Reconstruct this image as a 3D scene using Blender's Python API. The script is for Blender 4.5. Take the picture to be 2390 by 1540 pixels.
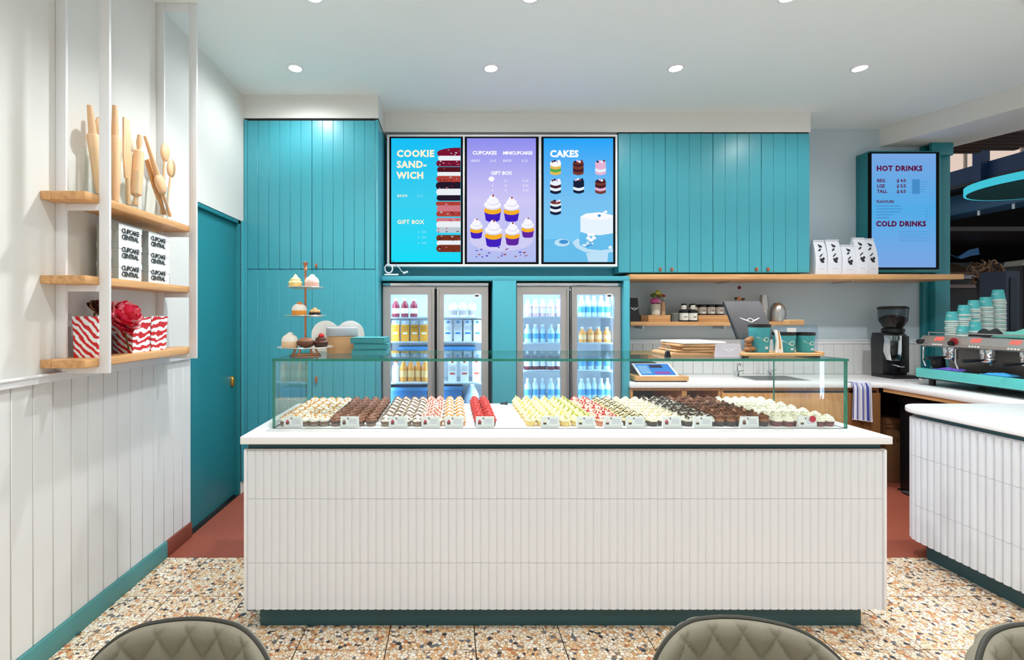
import bpy, bmesh, math, random
from math import sin, cos, pi, radians, sqrt
from mathutils import Vector, Matrix
random.seed(7)
for o in list(bpy.data.objects):
    bpy.data.objects.remove(o)
scene = bpy.context.scene
COL = scene.collection

# ---------------------------------------------------------------- camera, world, exposure
H = 1.49                       # eye height; camera at x=0,y=0 looking along +Y
F, CX, CY = 1101.0, 1054.0, 735.0
cam_d = bpy.data.cameras.new('camera')
cam = bpy.data.objects.new('camera', cam_d)
COL.objects.link(cam)
cam.location = (0, 0, H)
cam.rotation_euler = (pi / 2, 0, 0)
cam_d.sensor_width = 36.0
cam_d.lens = F / 2390 * 36.0
cam_d.shift_x = (1195 - CX) / 2390
cam_d.shift_y = -(770 - CY) / 2390
cam_d.clip_start = 0.05
scene.camera = cam

world = bpy.data.worlds.new('world')
scene.world = world
world.use_nodes = True
wb = world.node_tree.nodes['Background']
wb.inputs[0].default_value = (0.90, 0.97, 1.0, 1)
wb.inputs[1].default_value = 0.69

scene.view_settings.view_transform = 'Standard'
scene.view_settings.look = 'None'
scene.view_settings.gamma = 1.0
scene.view_settings.exposure = 0.0
scene.view_settings.use_curve_mapping = False
LAMP_W = 63.0


def PX(x, d):
    return (x - CX) / F * d


def PZ(y, d):
    return H - (y - CY) / F * d


# ---------------------------------------------------------------- materials
def lin(c):
    out = []
    for v in c[:3]:
        v = v / 255.0
        out.append(v / 12.92 if v <= 0.04045 else ((v + 0.055) / 1.055) ** 2.4)
    return (out[0], out[1], out[2], 1.0)


MATS = {}


def new_mat(name):
    m = bpy.data.materials.new(name)
    m.use_nodes = True
    nt = m.node_tree
    return m, nt, nt.nodes['Principled BSDF']


def mat(name, col, rough=0.5, metal=0.0, var=0.06, scale=8.0, spec=0.5, bump=0.0, bscale=60.0, trans=0.0):
    """plain procedural material: noise-modulated colour, optional fine bump"""
    if name in MATS:
        return MATS[name]
    m, nt, b = new_mat(name)
    c = lin(col)
    tc = nt.nodes.new('ShaderNodeTexCoord')
    nz = nt.nodes.new('ShaderNodeTexNoise')
    nz.inputs['Scale'].default_value = scale
    nz.inputs['Detail'].default_value = 3
    nt.links.new(tc.outputs['Object'], nz.inputs['Vector'])
    mx = nt.nodes.new('ShaderNodeMix')
    mx.data_type = 'RGBA'
    mx.inputs[6].default_value = tuple(min(1, v * (1 - var)) for v in c[:3]) + (1,)
    mx.inputs[7].default_value = tuple(min(1, v * (1 + var)) for v in c[:3]) + (1,)
    nt.links.new(nz.outputs['Fac'], mx.inputs[0])
    nt.links.new(mx.outputs[2], b.inputs['Base Color'])
    b.inputs['Roughness'].default_value = rough
    b.inputs['Metallic'].default_value = metal
    b.inputs['Specular IOR Level'].default_value = spec
    if trans:
        b.inputs['Transmission Weight'].default_value = trans
    if bump:
        n2 = nt.nodes.new('ShaderNodeTexNoise')
        n2.inputs['Scale'].default_value = bscale
        nt.links.new(tc.outputs['Object'], n2.inputs['Vector'])
        bp = nt.nodes.new('ShaderNodeBump')
        bp.inputs['Strength'].default_value = bump
        bp.inputs['Distance'].default_value = 0.01
        nt.links.new(n2.outputs['Fac'], bp.inputs['Height'])
        nt.links.new(bp.outputs['Normal'], b.inputs['Normal'])
    MATS[name] = m
    return m


def emis(name, col, strength=1.0, col2=None, z0=0.0, z1=1.0, mid=None):
    """glowing screen or lamp; optional vertical picture gradient in object space"""
    if name in MATS:
        return MATS[name]
    m = bpy.data.materials.new(name)
    m.use_nodes = True
    nt = m.node_tree
    nt.nodes.clear()
    out = nt.nodes.new('ShaderNodeOutputMaterial')
    e = nt.nodes.new('ShaderNodeEmission')
    e.inputs['Strength'].default_value = strength
    nt.links.new(e.outputs[0], out.inputs[0])
    e.inputs['Color'].default_value = lin(col)
    if col2:
        tc = nt.nodes.new('ShaderNodeTexCoord')
        sp = nt.nodes.new('ShaderNodeSeparateXYZ')
        nt.links.new(tc.outputs['Object'], sp.inputs[0])
        mr = nt.nodes.new('ShaderNodeMapRange')
        mr.inputs[1].default_value = z0
        mr.inputs[2].default_value = z1
        nt.links.new(sp.outputs[2], mr.inputs[0])
        cr = nt.nodes.new('ShaderNodeValToRGB')
        cr.color_ramp.elements[0].color = lin(col)
        cr.color_ramp.elements[1].color = lin(col2)
        if mid:
            el = cr.color_ramp.elements.new(0.5)
            el.color = lin(mid)
        nt.links.new(mr.outputs[0], cr.inputs[0])
        nt.links.new(cr.outputs[0], e.inputs['Color'])
    MATS[name] = m
    return m


def wood(name, c1, c2, axis='X', rough=0.45, scale=1.0):
    if name in MATS:
        return MATS[name]
    m, nt, b = new_mat(name)
    tc = nt.nodes.new('ShaderNodeTexCoord')
    mp = nt.nodes.new('ShaderNodeMapping')
    s = {'X': (2.5, 40, 40), 'Y': (40, 2.5, 40), 'Z': (40, 40, 2.5)}[axis]
    mp.inputs['Scale'].default_value = tuple(v * scale for v in s)
    nt.links.new(tc.outputs['Object'], mp.inputs[0])
    nz = nt.nodes.new('ShaderNodeTexNoise')
    nz.inputs['Scale'].default_value = 1.0
    nz.inputs['Detail'].default_value = 5
    nz.inputs['Distortion'].default_value = 0.6
    nt.links.new(mp.outputs[0], nz.inputs['Vector'])
    cr = nt.nodes.new('ShaderNodeValToRGB')
    cr.color_ramp.elements[0].position = 0.3
    cr.color_ramp.elements[0].color = lin(c1)
    cr.color_ramp.elements[1].position = 0.7
    cr.color_ramp.elements[1].color = lin(c2)
    nt.links.new(nz.outputs['Fac'], cr.inputs[0])
    nt.links.new(cr.outputs[0], b.inputs['Base Color'])
    b.inputs['Roughness'].default_value = rough
    MATS[name] = m
    return m


def glass(name, tint=(255, 255, 255), ior=1.45, rough=0.0):
    """thin clear pane: see-through plus Fresnel reflection"""
    if name in MATS:
        return MATS[name]
    m = bpy.data.materials.new(name)
    m.use_nodes = True
    nt = m.node_tree
    nt.nodes.clear()
    out = nt.nodes.new('ShaderNodeOutputMaterial')
    mx = nt.nodes.new('ShaderNodeMixShader')
    tr = nt.nodes.new('ShaderNodeBsdfTransparent')
    tr.inputs[0].default_value = lin(tint)
    gl = nt.nodes.new('ShaderNodeBsdfGlossy')
    gl.inputs['Roughness'].default_value = rough
    lw = nt.nodes.new('ShaderNodeLayerWeight')
    lw.inputs['Blend'].default_value = 0.5
    pw = nt.nodes.new('ShaderNodeMath')
    pw.operation = 'POWER'
    pw.inputs[1].default_value = 5.0
    nt.links.new(lw.outputs['Facing'], pw.inputs[0])
    f0 = ((ior - 1) / (ior + 1)) ** 2
    ma = nt.nodes.new('ShaderNodeMath')
    ma.operation = 'MULTIPLY_ADD'
    ma.inputs[1].default_value = 1 - f0
    ma.inputs[2].default_value = f0
    nt.links.new(pw.outputs[0], ma.inputs[0])
    nt.links.new(ma.outputs[0], mx.inputs[0])
    nt.links.new(tr.outputs[0], mx.inputs[1])
    nt.links.new(gl.outputs[0], mx.inputs[2])
    nt.links.new(mx.outputs[0], out.inputs[0])
    MATS[name] = m
    return m


def terrazzo(name):
    m, nt, b = new_mat(name)
    tc = nt.nodes.new('ShaderNodeTexCoord')
    vo = nt.nodes.new('ShaderNodeTexVoronoi')
    vo.inputs['Scale'].default_value = 62
    nt.links.new(tc.outputs['Generated'], vo.inputs['Vector'])
    geo = nt.nodes.new('ShaderNodeNewGeometry')
    nt.links.new(geo.outputs['Position'], vo.inputs['Vector'])
    sp = nt.nodes.new('ShaderNodeSeparateColor')
    nt.links.new(vo.outputs['Color'], sp.inputs[0])
    cr = nt.nodes.new('ShaderNodeValToRGB')
    cr.color_ramp.interpolation = 'CONSTANT'
    stops = [(0.0, (255, 240, 216)), (0.2, (252, 222, 184)), (0.34, (242, 198, 148)), (0.46, (255, 248, 234)),
             (0.6, (222, 164, 112)), (0.68, (248, 228, 204)), (0.82, (104, 114, 124)), (0.87, (255, 238, 212)),
             (0.94, (60, 66, 76)), (0.975, (206, 124, 80))]
    el = cr.color_ramp.elements
    el[0].position, el[0].color = stops[0][0], lin(stops[0][1])
    el[1].position, el[1].color = stops[1][0], lin(stops[1][1])
    for p, c in stops[2:]:
        e = el.new(p)
        e.color = lin(c)
    nt.links.new(sp.outputs[0], cr.inputs[0])
    v2 = nt.nodes.new('ShaderNodeTexVoronoi')
    v2.feature = 'DISTANCE_TO_EDGE'
    v2.inputs['Scale'].default_value = 62
    nt.links.new(geo.outputs['Position'], v2.inputs['Vector'])
    mr = nt.nodes.new('ShaderNodeMapRange')
    mr.inputs[1].default_value = 0.02
    mr.inputs[2].default_value = 0.09
    nt.links.new(v2.outputs['Distance'], mr.inputs[0])
    mx = nt.nodes.new('ShaderNodeMix')
    mx.data_type = 'RGBA'
    mx.inputs[6].default_value = lin((150, 118, 92))
    nt.links.new(mr.outputs[0], mx.inputs[0])
    nt.links.new(cr.outputs[0], mx.inputs[7])
    nt.links.new(mx.outputs[2], b.inputs['Base Color'])
    b.inputs['Roughness'].default_value = 0.35
    MATS[name] = m
    return m


def stripes(name, c1, c2, scale=26.0, rot=(0.6, 0.5, 0.9), dist=3.0):
    if name in MATS:
        return MATS[name]
    m, nt, b = new_mat(name)
    tc = nt.nodes.new('ShaderNodeTexCoord')
    mp = nt.nodes.new('ShaderNodeMapping')
    mp.inputs['Rotation'].default_value = rot
    nt.links.new(tc.outputs['Object'], mp.inputs[0])
    wv = nt.nodes.new('ShaderNodeTexWave')
    wv.inputs['Scale'].default_value = scale
    wv.inputs['Distortion'].default_value = dist
    wv.inputs['Detail Scale'].default_value = 1.5
    nt.links.new(mp.outputs[0], wv.inputs[0])
    cr = nt.nodes.new('ShaderNodeValToRGB')
    cr.color_ramp.elements[0].position = 0.47
    cr.color_ramp.elements[0].color = lin(c1)
    cr.color_ramp.elements[1].position = 0.53
    cr.color_ramp.elements[1].color = lin(c2)
    nt.links.new(wv.outputs['Fac'], cr.inputs[0])
    nt.links.new(cr.outputs[0], b.inputs['Base Color'])
    b.inputs['Roughness'].default_value = 0.5
    MATS[name] = m
    return m


WALL = mat('wall paint', (226, 226, 221), 0.7, var=0.015, scale=3)
CEIL = mat('ceiling paint', (238, 246, 245), 0.8, var=0.015, scale=2)
WHITE = mat('white satin', (236, 236, 238), 0.4, var=0.01)
BOARD = mat('white board paint', (222, 222, 220), 0.55, var=0.02, scale=3)
TEAL = mat('teal lacquer', (70, 164, 179), 0.32, var=0.04, scale=4)
TEALD = mat('teal door paint', (32, 126, 136), 0.42, var=0.04, scale=4)
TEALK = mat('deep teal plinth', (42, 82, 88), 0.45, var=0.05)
TEALB = mat('teal skirting', (72, 140, 140), 0.45, var=0.05)
STONE = mat('white stone top', (244, 243, 243), 0.22, var=0.02, scale=5)
TILE = mat('white glazed tile', (225, 228, 233), 0.22, var=0.02, scale=6)
GROUT = mat('white grout', (196, 192, 192), 0.8)
REDF = mat('red oxide floor', (150, 78, 60), 0.5, var=0.09, scale=4, bump=0.05)
REDS = mat('red oxide skirting', (126, 62, 46), 0.5, var=0.06)
OAK = wood('oak', (196, 142, 88), (224, 174, 118), 'X')
OAKY = wood('oak along y', (196, 142, 88), (226, 176, 120), 'Y')
OAKZ = wood('oak upright', (186, 128, 70), (214, 160, 98), 'Z')
UTEN = wood('beech utensil', (226, 178, 132), (242, 204, 160), 'Z', 0.5)
DWOOD = wood('dark timber', (52, 30, 20), (84, 50, 32), 'X', 0.6)
STEEL = mat('brushed steel', (196, 194, 192), 0.28, 0.9, var=0.05, scale=20)
STEELD = mat('fridge door steel', (176, 170, 166), 0.42, 0.35, var=0.06, scale=3)
CHROME = mat('chrome', (220, 222, 224), 0.1, 1.0, var=0.02)
BEZEL = mat('screen bezel', (6, 6, 8), 0.6, var=0.1, spec=0.1)
BLACK = mat('black plastic', (16, 16, 18), 0.45, var=0.1)
DARK = mat('dark void', (22, 22, 24), 0.8, var=0.1)  # near black, put in where gaps lie in shade
CHAR = mat('charcoal card', (62, 60, 64), 0.6, var=0.05)
BRASS = mat('brass', (200, 150, 70), 0.3, 0.9)
LEATHER = mat('tan leather', (176, 98, 58), 0.6, var=0.1)
COPPER = mat('copper', (196, 130, 96), 0.3, 0.9)
PAPER = mat('white paper', (240, 240, 238), 0.7, var=0.02)
KRAFT = mat('kraft paper', (196, 152, 108), 0.75, var=0.08, scale=30)
KRAFTD = mat('brown cardboard', (158, 112, 74), 0.8, var=0.08, scale=20)
GREYC = mat('grey card', (176, 182, 188), 0.6, var=0.03)
TURQ = mat('turquoise card', (52, 138, 146), 0.5, var=0.05)
INK = mat('dark ink', (30, 34, 40), 0.6)
GREYINK = mat('grey ink', (190, 188, 200), 0.6)
REDINK = mat('red ink', (200, 36, 60), 0.5)
GLASS = glass('clear glass', (253, 255, 254))
GEDGE = mat('green glass edge', (40, 140, 116), 0.12, var=0.08, trans=0.35)
PLASTIC = glass('clear plastic', (236, 242, 246), 1.35, 0.05)
TERR = terrazzo('terrazzo')


# ---------------------------------------------------------------- mesh building
class MB:
    def __init__(s):
        s.v, s.f, s.mi = [], [], []
        s.mx = None
        s.cuts = []

    def add(s, vs, fs, m=0):
        k = len(s.v)
        if s.mx is not None:
            vs = [tuple(s.mx @ Vector(p)) for p in vs]
        s.v += [tuple(p) for p in vs]
        s.f += [tuple(i + k for i in f) for f in fs]
        s.mi += [m] * len(fs)
        return s

    def box(s, x0, x1, y0, y1, z0, z1, m=0):
        vs = [(x0, y0, z0), (x1, y0, z0), (x1, y1, z0), (x0, y1, z0), (x0, y0, z1), (x1, y0, z1), (x1, y1, z1), (x0, y1, z1)]
        return s.add(vs, [(0, 3, 2, 1), (4, 5, 6, 7), (0, 1, 5, 4), (1, 2, 6, 5), (2, 3, 7, 6), (3, 0, 4, 7)], m)

    def prism(s, poly, ax, a, b, m=0):
        n = len(poly)
        g = {'x': lambda p, t: (t, p[0], p[1]), 'y': lambda p, t: (p[0], t, p[1]), 'z': lambda p, t: (p[0], p[1], t)}[ax]
        vs = [g(p, a) for p in poly] + [g(p, b) for p in poly]
        fs = [tuple(range(n)), tuple(range(2 * n - 1, n - 1, -1))]
        fs += [(i, i + n, (i + 1) % n + n, (i + 1) % n) for i in range(n)]
        return s.add(vs, fs, m)

    def poly(s, pts, m=0):
        return s.add(pts, [tuple(range(len(pts)))], m)

    def lathe(s, prof, n=16, c=(0, 0, 0), m=0, sx=1.0, sy=1.0, axis='z', wob=None, cap=True):
        vs, fs = [], []
        for j, (r, z) in enumerate(prof):
            for i in range(n):
                t = 2 * pi * i / n
                rr = r * (wob(t, j) if wob else 1)
                p = (rr * cos(t) * sx, rr * sin(t) * sy, z)
                if axis == 'y':
                    p = (p[0], -p[2], p[1])
                elif axis == 'x':
                    p = (p[2], p[0], p[1])
                vs.append((c[0] + p[0], c[1] + p[1], c[2] + p[2]))
        for j in range(len(prof) - 1):
            for i in range(n):
                a, b = j * n + i, j * n + (i + 1) % n
                fs.append((a, b, b + n, a + n))
        if cap and prof[0][0] > 1e-6:
            fs.append(tuple(range(n - 1, -1, -1)))
        if cap and prof[-1][0] > 1e-6:
            fs.append(tuple(range((len(prof) - 1) * n, len(prof) * n)))
        return s.add(vs, fs, m)

    def cyl(s, c, r, h, n=16, m=0, r2=None, axis='z'):
        return s.lathe([(r, 0), (r if r2 is None else r2, h)], n, c, m, axis=axis)

    def ball(s, c, r, n=10, k=6, m=0, sc=(1, 1, 1)):
        prof = [(max(1e-7, r * sin(pi * j / k)), -r * cos(pi * j / k) * sc[2]) for j in range(k + 1)]
        return s.lathe(prof, n, c, m, sc[0], sc[1])

    def tube(s, pts, r, n=8, m=0, cap=True):
        pts = [Vector(p) for p in pts]
        rs = r if isinstance(r, (list, tuple)) else [r] * len(pts)
        vs, fs = [], []
        up = None
        for i, p in enumerate(pts):
            d = (pts[min(i + 1, len(pts) - 1)] - pts[max(i - 1, 0)]).normalized()
            if up is None:
                up = Vector((0, 0, 1)) if abs(d.z) < 0.9 else Vector((1, 0, 0))
            a = d.cross(up).normalized()
            u = a.cross(d).normalized()
            up = u
            for j in range(n):
                t = 2 * pi * j / n
                vs.append(tuple(p + a * (rs[i] * cos(t)) + u * (rs[i] * sin(t))))
        for i in range(len(pts) - 1):
            for j in range(n):
                x, y = i * n + j, i * n + (j + 1) % n
                fs.append((x, y, y + n, x + n))
        if cap:
            fs.append(tuple(range(n)))
            fs.append(tuple(range(len(vs) - 1, len(vs) - n - 1, -1)))
        return s.add(vs, fs, m)

    def text(s, body, x, y, z, size, m=0, bold=0.0, align='LEFT', facing='-y', spacing=1.0):
        """flat lettering, facing -y (toward the shop front) or +x"""
        c = bpy.data.curves.new('t', 'FONT')
        c.body = body
        c.size = size
        c.offset = bold * size
        c.align_x = align
        c.space_character = spacing
        c.resolution_u = 2
        o = bpy.data.objects.new('t', c)
        COL.objects.link(o)
        dg = bpy.context.evaluated_depsgraph_get()
        me = bpy.data.meshes.new_from_object(o.evaluated_get(dg))
        if facing == '-y':
            vs = [(x + v.co.x, y, z + v.co.y) for v in me.vertices]
        elif facing == '+x':
            vs = [(x, y + v.co.x, z + v.co.y) for v in me.vertices]
        elif facing == '-x':
            vs = [(x, y - v.co.x, z + v.co.y) for v in me.vertices]
        fs = [tuple(p.vertices) for p in me.polygons]
        s.add(vs, fs, m)
        s.cuts.append(len(s.f))
        bpy.data.objects.remove(o)
        bpy.data.curves.remove(c)
        bpy.data.meshes.remove(me)
        return s

    def cut(s):
        s.cuts.append(len(s.f))
        return s

    def pieces(s):
        b = sorted(set([0] + s.cuts + [len(s.f)]))
        for a, c in zip(b, b[1:]):
            q_ = MB()
            ix = {}
            for f in s.f[a:c]:
                for i in f:
                    if i not in ix:
                        ix[i] = len(q_.v)
                        q_.v.append(s.v[i])
                q_.f.append(tuple(ix[i] for i in f))
            q_.mi = s.mi[a:c]
            yield q_

    def mesh(s, name, mats, bevel=0.0, seg=2, off=(0, 0, 0), smooth=40, flat=False):
        me = bpy.data.meshes.new(name)
        vs = s.v if off == (0, 0, 0) else [(p[0] - off[0], p[1] - off[1], p[2] - off[2]) for p in s.v]
        me.from_pydata(vs, [], s.f)
        mats = mats if isinstance(mats, (list, tuple)) else [mats]
        for q in mats:
            me.materials.append(q)
        me.polygons.foreach_set('material_index', s.mi)
        if not flat:
            bm = bmesh.new()
            bm.from_mesh(me)
            bmesh.ops.recalc_face_normals(bm, faces=bm.faces)
            if bevel:
                es = [e for e in bm.edges if len(e.link_faces) == 2 and e.calc_face_angle(0) > 0.6]
                bmesh.ops.bevel(bm, geom=es, offset=bevel, segments=seg, profile=0.5, affect='EDGES', clamp_overlap=True)
            bm.to_mesh(me)
            bm.free()
            me.polygons.foreach_set('use_smooth', [True] * len(me.polygons))
            me.set_sharp_from_angle(angle=radians(smooth))
        me.update()
        return me


def link(name, me, parent=None, loc=(0, 0, 0), rot=(0, 0, 0)):
    o = bpy.data.objects.new(name, me)
    COL.objects.link(o)
    o.location = loc
    o.rotation_euler = rot
    if parent is not None:
        o.parent = parent
    return o


def tag(o, label, cat, group=None):
    o['label'] = label
    o['category'] = cat
    if group:
        o['group'] = group
    return o


def thing(name, label, cat, loc=(0, 0, 0), rz=0.0, group=None):
    o = bpy.data.objects.new(name, None)
    COL.objects.link(o)
    o.empty_display_size = 0.05
    o.location = loc
    o.rotation_euler = (0, 0, rz)
    return tag(o, label, cat, group)


def part(root, name, mb, mats, bevel=0.0, world=True, label=None, **kw):
    """a part; world=True means the builder holds world coordinates (root unrotated)"""
    off = (0, 0, 0)
    if world:
        r, off = root, Vector((0, 0, 0))
        while r is not None:
            off = off + r.location
            r = r.parent
        off = tuple(off)
    o = link(name, mb.mesh(name, mats, bevel, off=off, **kw), root)
    if label:
        o['label'] = label
    return o


def part_split(root, name, mb, mats, **kw):
    for p in mb.pieces():
        part(root, name, p, mats, **kw)


def struct(name, mb, mats, bevel=0.0, **kw):
    o = link(name, mb.mesh(name, mats, bevel, **kw))
    o['kind'] = 'structure'
    return o


def dup(root, loc=None, rz=None, label=None, group=None):
    r = root.copy()
    COL.objects.link(r)
    if loc is not None:
        r.location = loc
    if rz is not None:
        r.rotation_euler = (r.rotation_euler[0], r.rotation_euler[1], rz)
    if label:
        r['label'] = label
    if group:
        r['group'] = group
    for ch in list(root.children):
        c = ch.copy()
        COL.objects.link(c)
        c.parent = r
        for g in list(ch.children):
            d = g.copy()
            COL.objects.link(d)
            d.parent = c
    return r


def B(*a):
    return MB().box(*a)


def downlight(x, y, label, power=None, cone=130):
    t = thing('downlight', label, 'ceiling light', (x, y, 3.343), 0, 'recessed ceiling downlights')
    part(t, 'trim_ring', MB().lathe([(0.062, 0), (0.062, -0.006), (0.047, -0.008), (0.043, -0.002), (0.043, 0)], 24), WHITE, world=False)
    part(t, 'lens', MB().lathe([(1e-6, -0.003), (0.043, -0.003)], 24), emis('lamp lens', (255, 252, 246), 30), world=False)
    l = bpy.data.lights.new('lamp_light', 'SPOT')
    l.energy = power or LAMP_W
    l.spot_size = radians(cone)
    l.spot_blend = 0.7
    l.shadow_soft_size = 0.045
    l.color = (0.96, 0.985, 1.0)
    o = bpy.data.objects.new('lamp_light', l)
    COL.objects.link(o)
    o.parent = t
    o.location = (0, 0, -0.02)
    return t


for x, n in ((-1.172, 'leftmost downlight of the row nearest the menu screens'), (0.296, 'downlight above the middle menu screen in the row nearest the screens'),
             (1.68, 'downlight in front of the teal wall cabinets, third of its row'), (3.06, 'rightmost downlight of the row nearest the menu screens')):
    downlight(x, 3.536, n, power=LAMP_W * 0.52, cone=172)
for x, n in ((-0.8, 'downlight at the top edge of the picture above the teal cabinet'), (0.46, 'downlight at the top edge of the picture right of the middle screen'),
             (1.96, 'downlight at the top edge of the picture above the wall cabinets'), (3.4, 'downlight nearest the white beam, in the nearer row')):
    downlight(x, 2.74, n, power=LAMP_W * 2.0)
for k, (x, y) in enumerate(((-0.9, 1.2), (0.6, 1.2), (2.1, 1.2), (3.6, 1.2), (-0.9, -0.6), (0.6, -0.6), (2.1, -0.6), (3.6, -0.6))):  # unseen lamps, added so light reaches the counter front and customer area
    downlight(x, y, 'added unseen downlight %s from the left wall in the %s forward ceiling row' % (('first', 'second', 'third', 'fourth')[k % 4], ('nearer', 'outer')[k // 4]), power=LAMP_W * 0.95)

# ================================================================ the room
ZC = 3.343
WX = -1.755
def beam_x(y):
    return 4.26 + 0.376 * (4.7 - y)

# floors
fl = struct('floor', MB().box(WX - 0.1, 7.5, -3.0, 1.298, -0.1, 0.0, 1).box(WX - 0.1, 7.5, 1.298, 2.898, -0.1, -0.004, 0), [mat('tile joint', (86, 70, 58), 0.9), TERR])
tm = {}
for r in range(4):
    y1 = 2.898 - 0.4 * r
    for k in range(-1, 15):
        x0 = -1.49 + 0.4 * k
        w = 0.395
        if k == -1:
            x0, w = WX, -1.49 - WX - 0.005
        if k == -1 and 'e' not in tm:
            tm['e'] = B(0, w, -0.395, 0, -0.01, 0).mesh('tile', TERR, 0.0012, 1)
        if k != -1 and 'f' not in tm:
            tm['f'] = B(0, w, -0.395, 0, -0.01, 0).mesh('tile', TERR, 0.0012, 1)
        link('tile', tm['e' if k == -1 else 'f'], fl, (x0, y1, 0))
rf = struct('floor_service', B(WX - 0.1, 7.5, 2.9, 4.8, -0.1, 0.0), REDF)

# ceiling, beam, bulkheads
cl = struct('ceiling', MB().prism([(WX - 0.1, -3.0), (beam_x(-3.0) + 0.2, -3.0), (beam_x(4.8) + 0.2, 4.8), (WX - 0.1, 4.8)], 'z', ZC, ZC + 0.12), CEIL)
struct('trim_1', MB().prism([(beam_x(-3.0), -3.0), (beam_x(-3.0) + 0.734, -3.0), (beam_x(4.8) + 0.734, 4.8), (beam_x(4.8), 4.8)], 'z', 3.163, ZC - 0.001), WALL)
struct('trim_2', B(WX, -0.6175, 3.976, 4.695, 3.15, ZC - 0.001), WALL)
struct('trim_3', B(-0.6165, 3.283, 4.313, 4.695, 3.163, ZC - 0.001), WALL)

# left wall with board panelling to dado height
wl = struct('wall_left', MB().box(WX - 0.15, WX - 0.012, -3.0, 3.175, 0, 1.2).box(WX - 0.15, WX, -3.0, 3.175, 1.2, ZC)
            .box(WX - 0.15, WX, 3.175, 3.93, 2.275, ZC).box(WX - 0.15, WX, 3.93, 4.7, 0, ZC), WALL)
pm = B(0, 0.012, 0, 0.0975, 0.1, 1.205).mesh('plank', BOARD, 0.0025, 1)
y = 1.88 - 0.1 * 13
while y < 3.16:
    if y + 0.0975 > 3.17:
        link('plank', B(0, 0.012, 0, 3.173 - y, 0.1, 1.205).mesh('plank', BOARD, 0.002, 1), wl, (WX - 0.012, y, 0))
    else:
        link('plank', pm, wl, (WX - 0.012, y, 0))
    y += 0.1
struct('trim_4', MB().box(WX, WX + 0.022, -3.0, 3.16, 1.2, 1.228).box(WX, WX + 0.03, -3.0, 3.16, 1.228, 1.238), WHITE, 0.002)
struct('baseboard_left', B(WX - 0.01, WX + 0.012, -3.0, 2.897, 0, 0.1), TEALB, 0.002)
struct('baseboard_corner', B(WX - 0.01, WX + 0.012, 2.898, 3.172, 0, 0.1), REDS, 0.002)

# staff door in the left wall
d1 = bpy.data.objects.new('door_1', None)
COL.objects.link(d1)
d1.location = (WX, 3.55, 0)
d1['kind'] = 'structure'
part(d1, 'door_frame', MB().box(WX - 0.1, WX - 0.004, 3.895, 3.93, 0, 2.275).box(WX - 0.1, WX - 0.004, 3.175, 3.19, 0, 2.275).box(WX - 0.1, WX - 0.004, 3.175, 3.93, 2.245, 2.275), TEALD, 0.001)
leaf = part(d1, 'door_leaf', B(WX - 0.07, WX - 0.03, 3.192, 3.893, 0.02, 2.243), TEALD, 0.002)
part(leaf, 'handle', MB().lathe([(0.001, -0.002), (0.022, 0), (0.022, 0.012), (0.016, 0.02), (0.001, 0.022)], 16, (WX - 0.03, 3.83, 0.95), sy=2.0, axis='x'), BRASS)
part(d1, 'door_gap_shade', B(WX - 0.11, WX - 0.004, 3.175, 3.93, -0.005, 0.004), BLACK)  # black strip standing for the shade in the gap under the leaf
struct('trim_5', B(WX - 0.005, WX + 0.012, 3.93, 3.978, 0.1, 2.275), TEAL, 0.001)

# back wall, dado, splash boards
wb_ = struct('wall_back', MB().box(WX - 0.1, 4.74, 4.70, 4.82, 0, ZC), mat('back wall paint', (188, 203, 211), 0.7, var=0.015, scale=3))
struct('trim_6', MB().box(1.56, 4.74, 4.682, 4.70, 1.205, 1.235).box(1.56, 4.74, 4.674, 4.70, 1.235, 1.247), WHITE, 0.002)
sm = B(0.0012, 0.0988, -0.012, 0, 0.906, 1.204).mesh('plank', BOARD, 0.002, 1)
for k in range(31):
    link('plank', sm, wb_, (1.6 + 0.1 * k, 4.70, 0))
# teal column at the shop's open side
struct('wall_column', MB().box(PX(2165, 4.62), PX(2186, 4.62), 4.66, 4.84, 0, 3.16).box(PX(2178, 4.62), PX(2213, 4.62), 4.60, 4.84, 0, 3.16)
       .box(PX(2163, 4.62), PX(2213, 4.62), 4.57, 4.6, 3.04, 3.16), TEALD, 0.003)

# ================================================================ tall teal cabinet
def board_door(root, x0, x1, z0, z1, y, n, tab=None, up=True, name='door', first=None):
    """door with upright boards; the door mesh is the backing panel, boards are its pieces"""
    cx = (x0 + x1) / 2
    d = part(root, name, B(x0 + 0.0015, x1 - 0.0015, y + 0.007, y + 0.022, z0 + 0.0015, z1 - 0.0015), TEAL)
    w = (x1 - x0 - 0.003) / n
    me = B(0.0006, w - 0.0006, -0.009, 0, z0 + 0.0015, z1 - 0.0015).mesh('board', TEAL, 0.0022, 1)
    base = Vector(root.location)
    for k in range(n):
        link('board', me, d, Vector((x0 + 0.0015 + k * w, y + 0.008, 0)) - base)
    if tab is not None:
        zt = z0 if up else z1
        zz = (zt + 0.012, zt + 0.045) if up else (zt - 0.1, zt - 0.06)
        part(d, 'leather_tab', MB().box(tab - 0.007, tab + 0.007, y - 0.02, y - 0.001, zz[0], zz[1]).box(tab - 0.007, tab + 0.007, y - 0.024, y - 0.019, zz[0] + 0.004, zz[1] - 0.004), LEATHER, 0.002)
    return d

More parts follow.
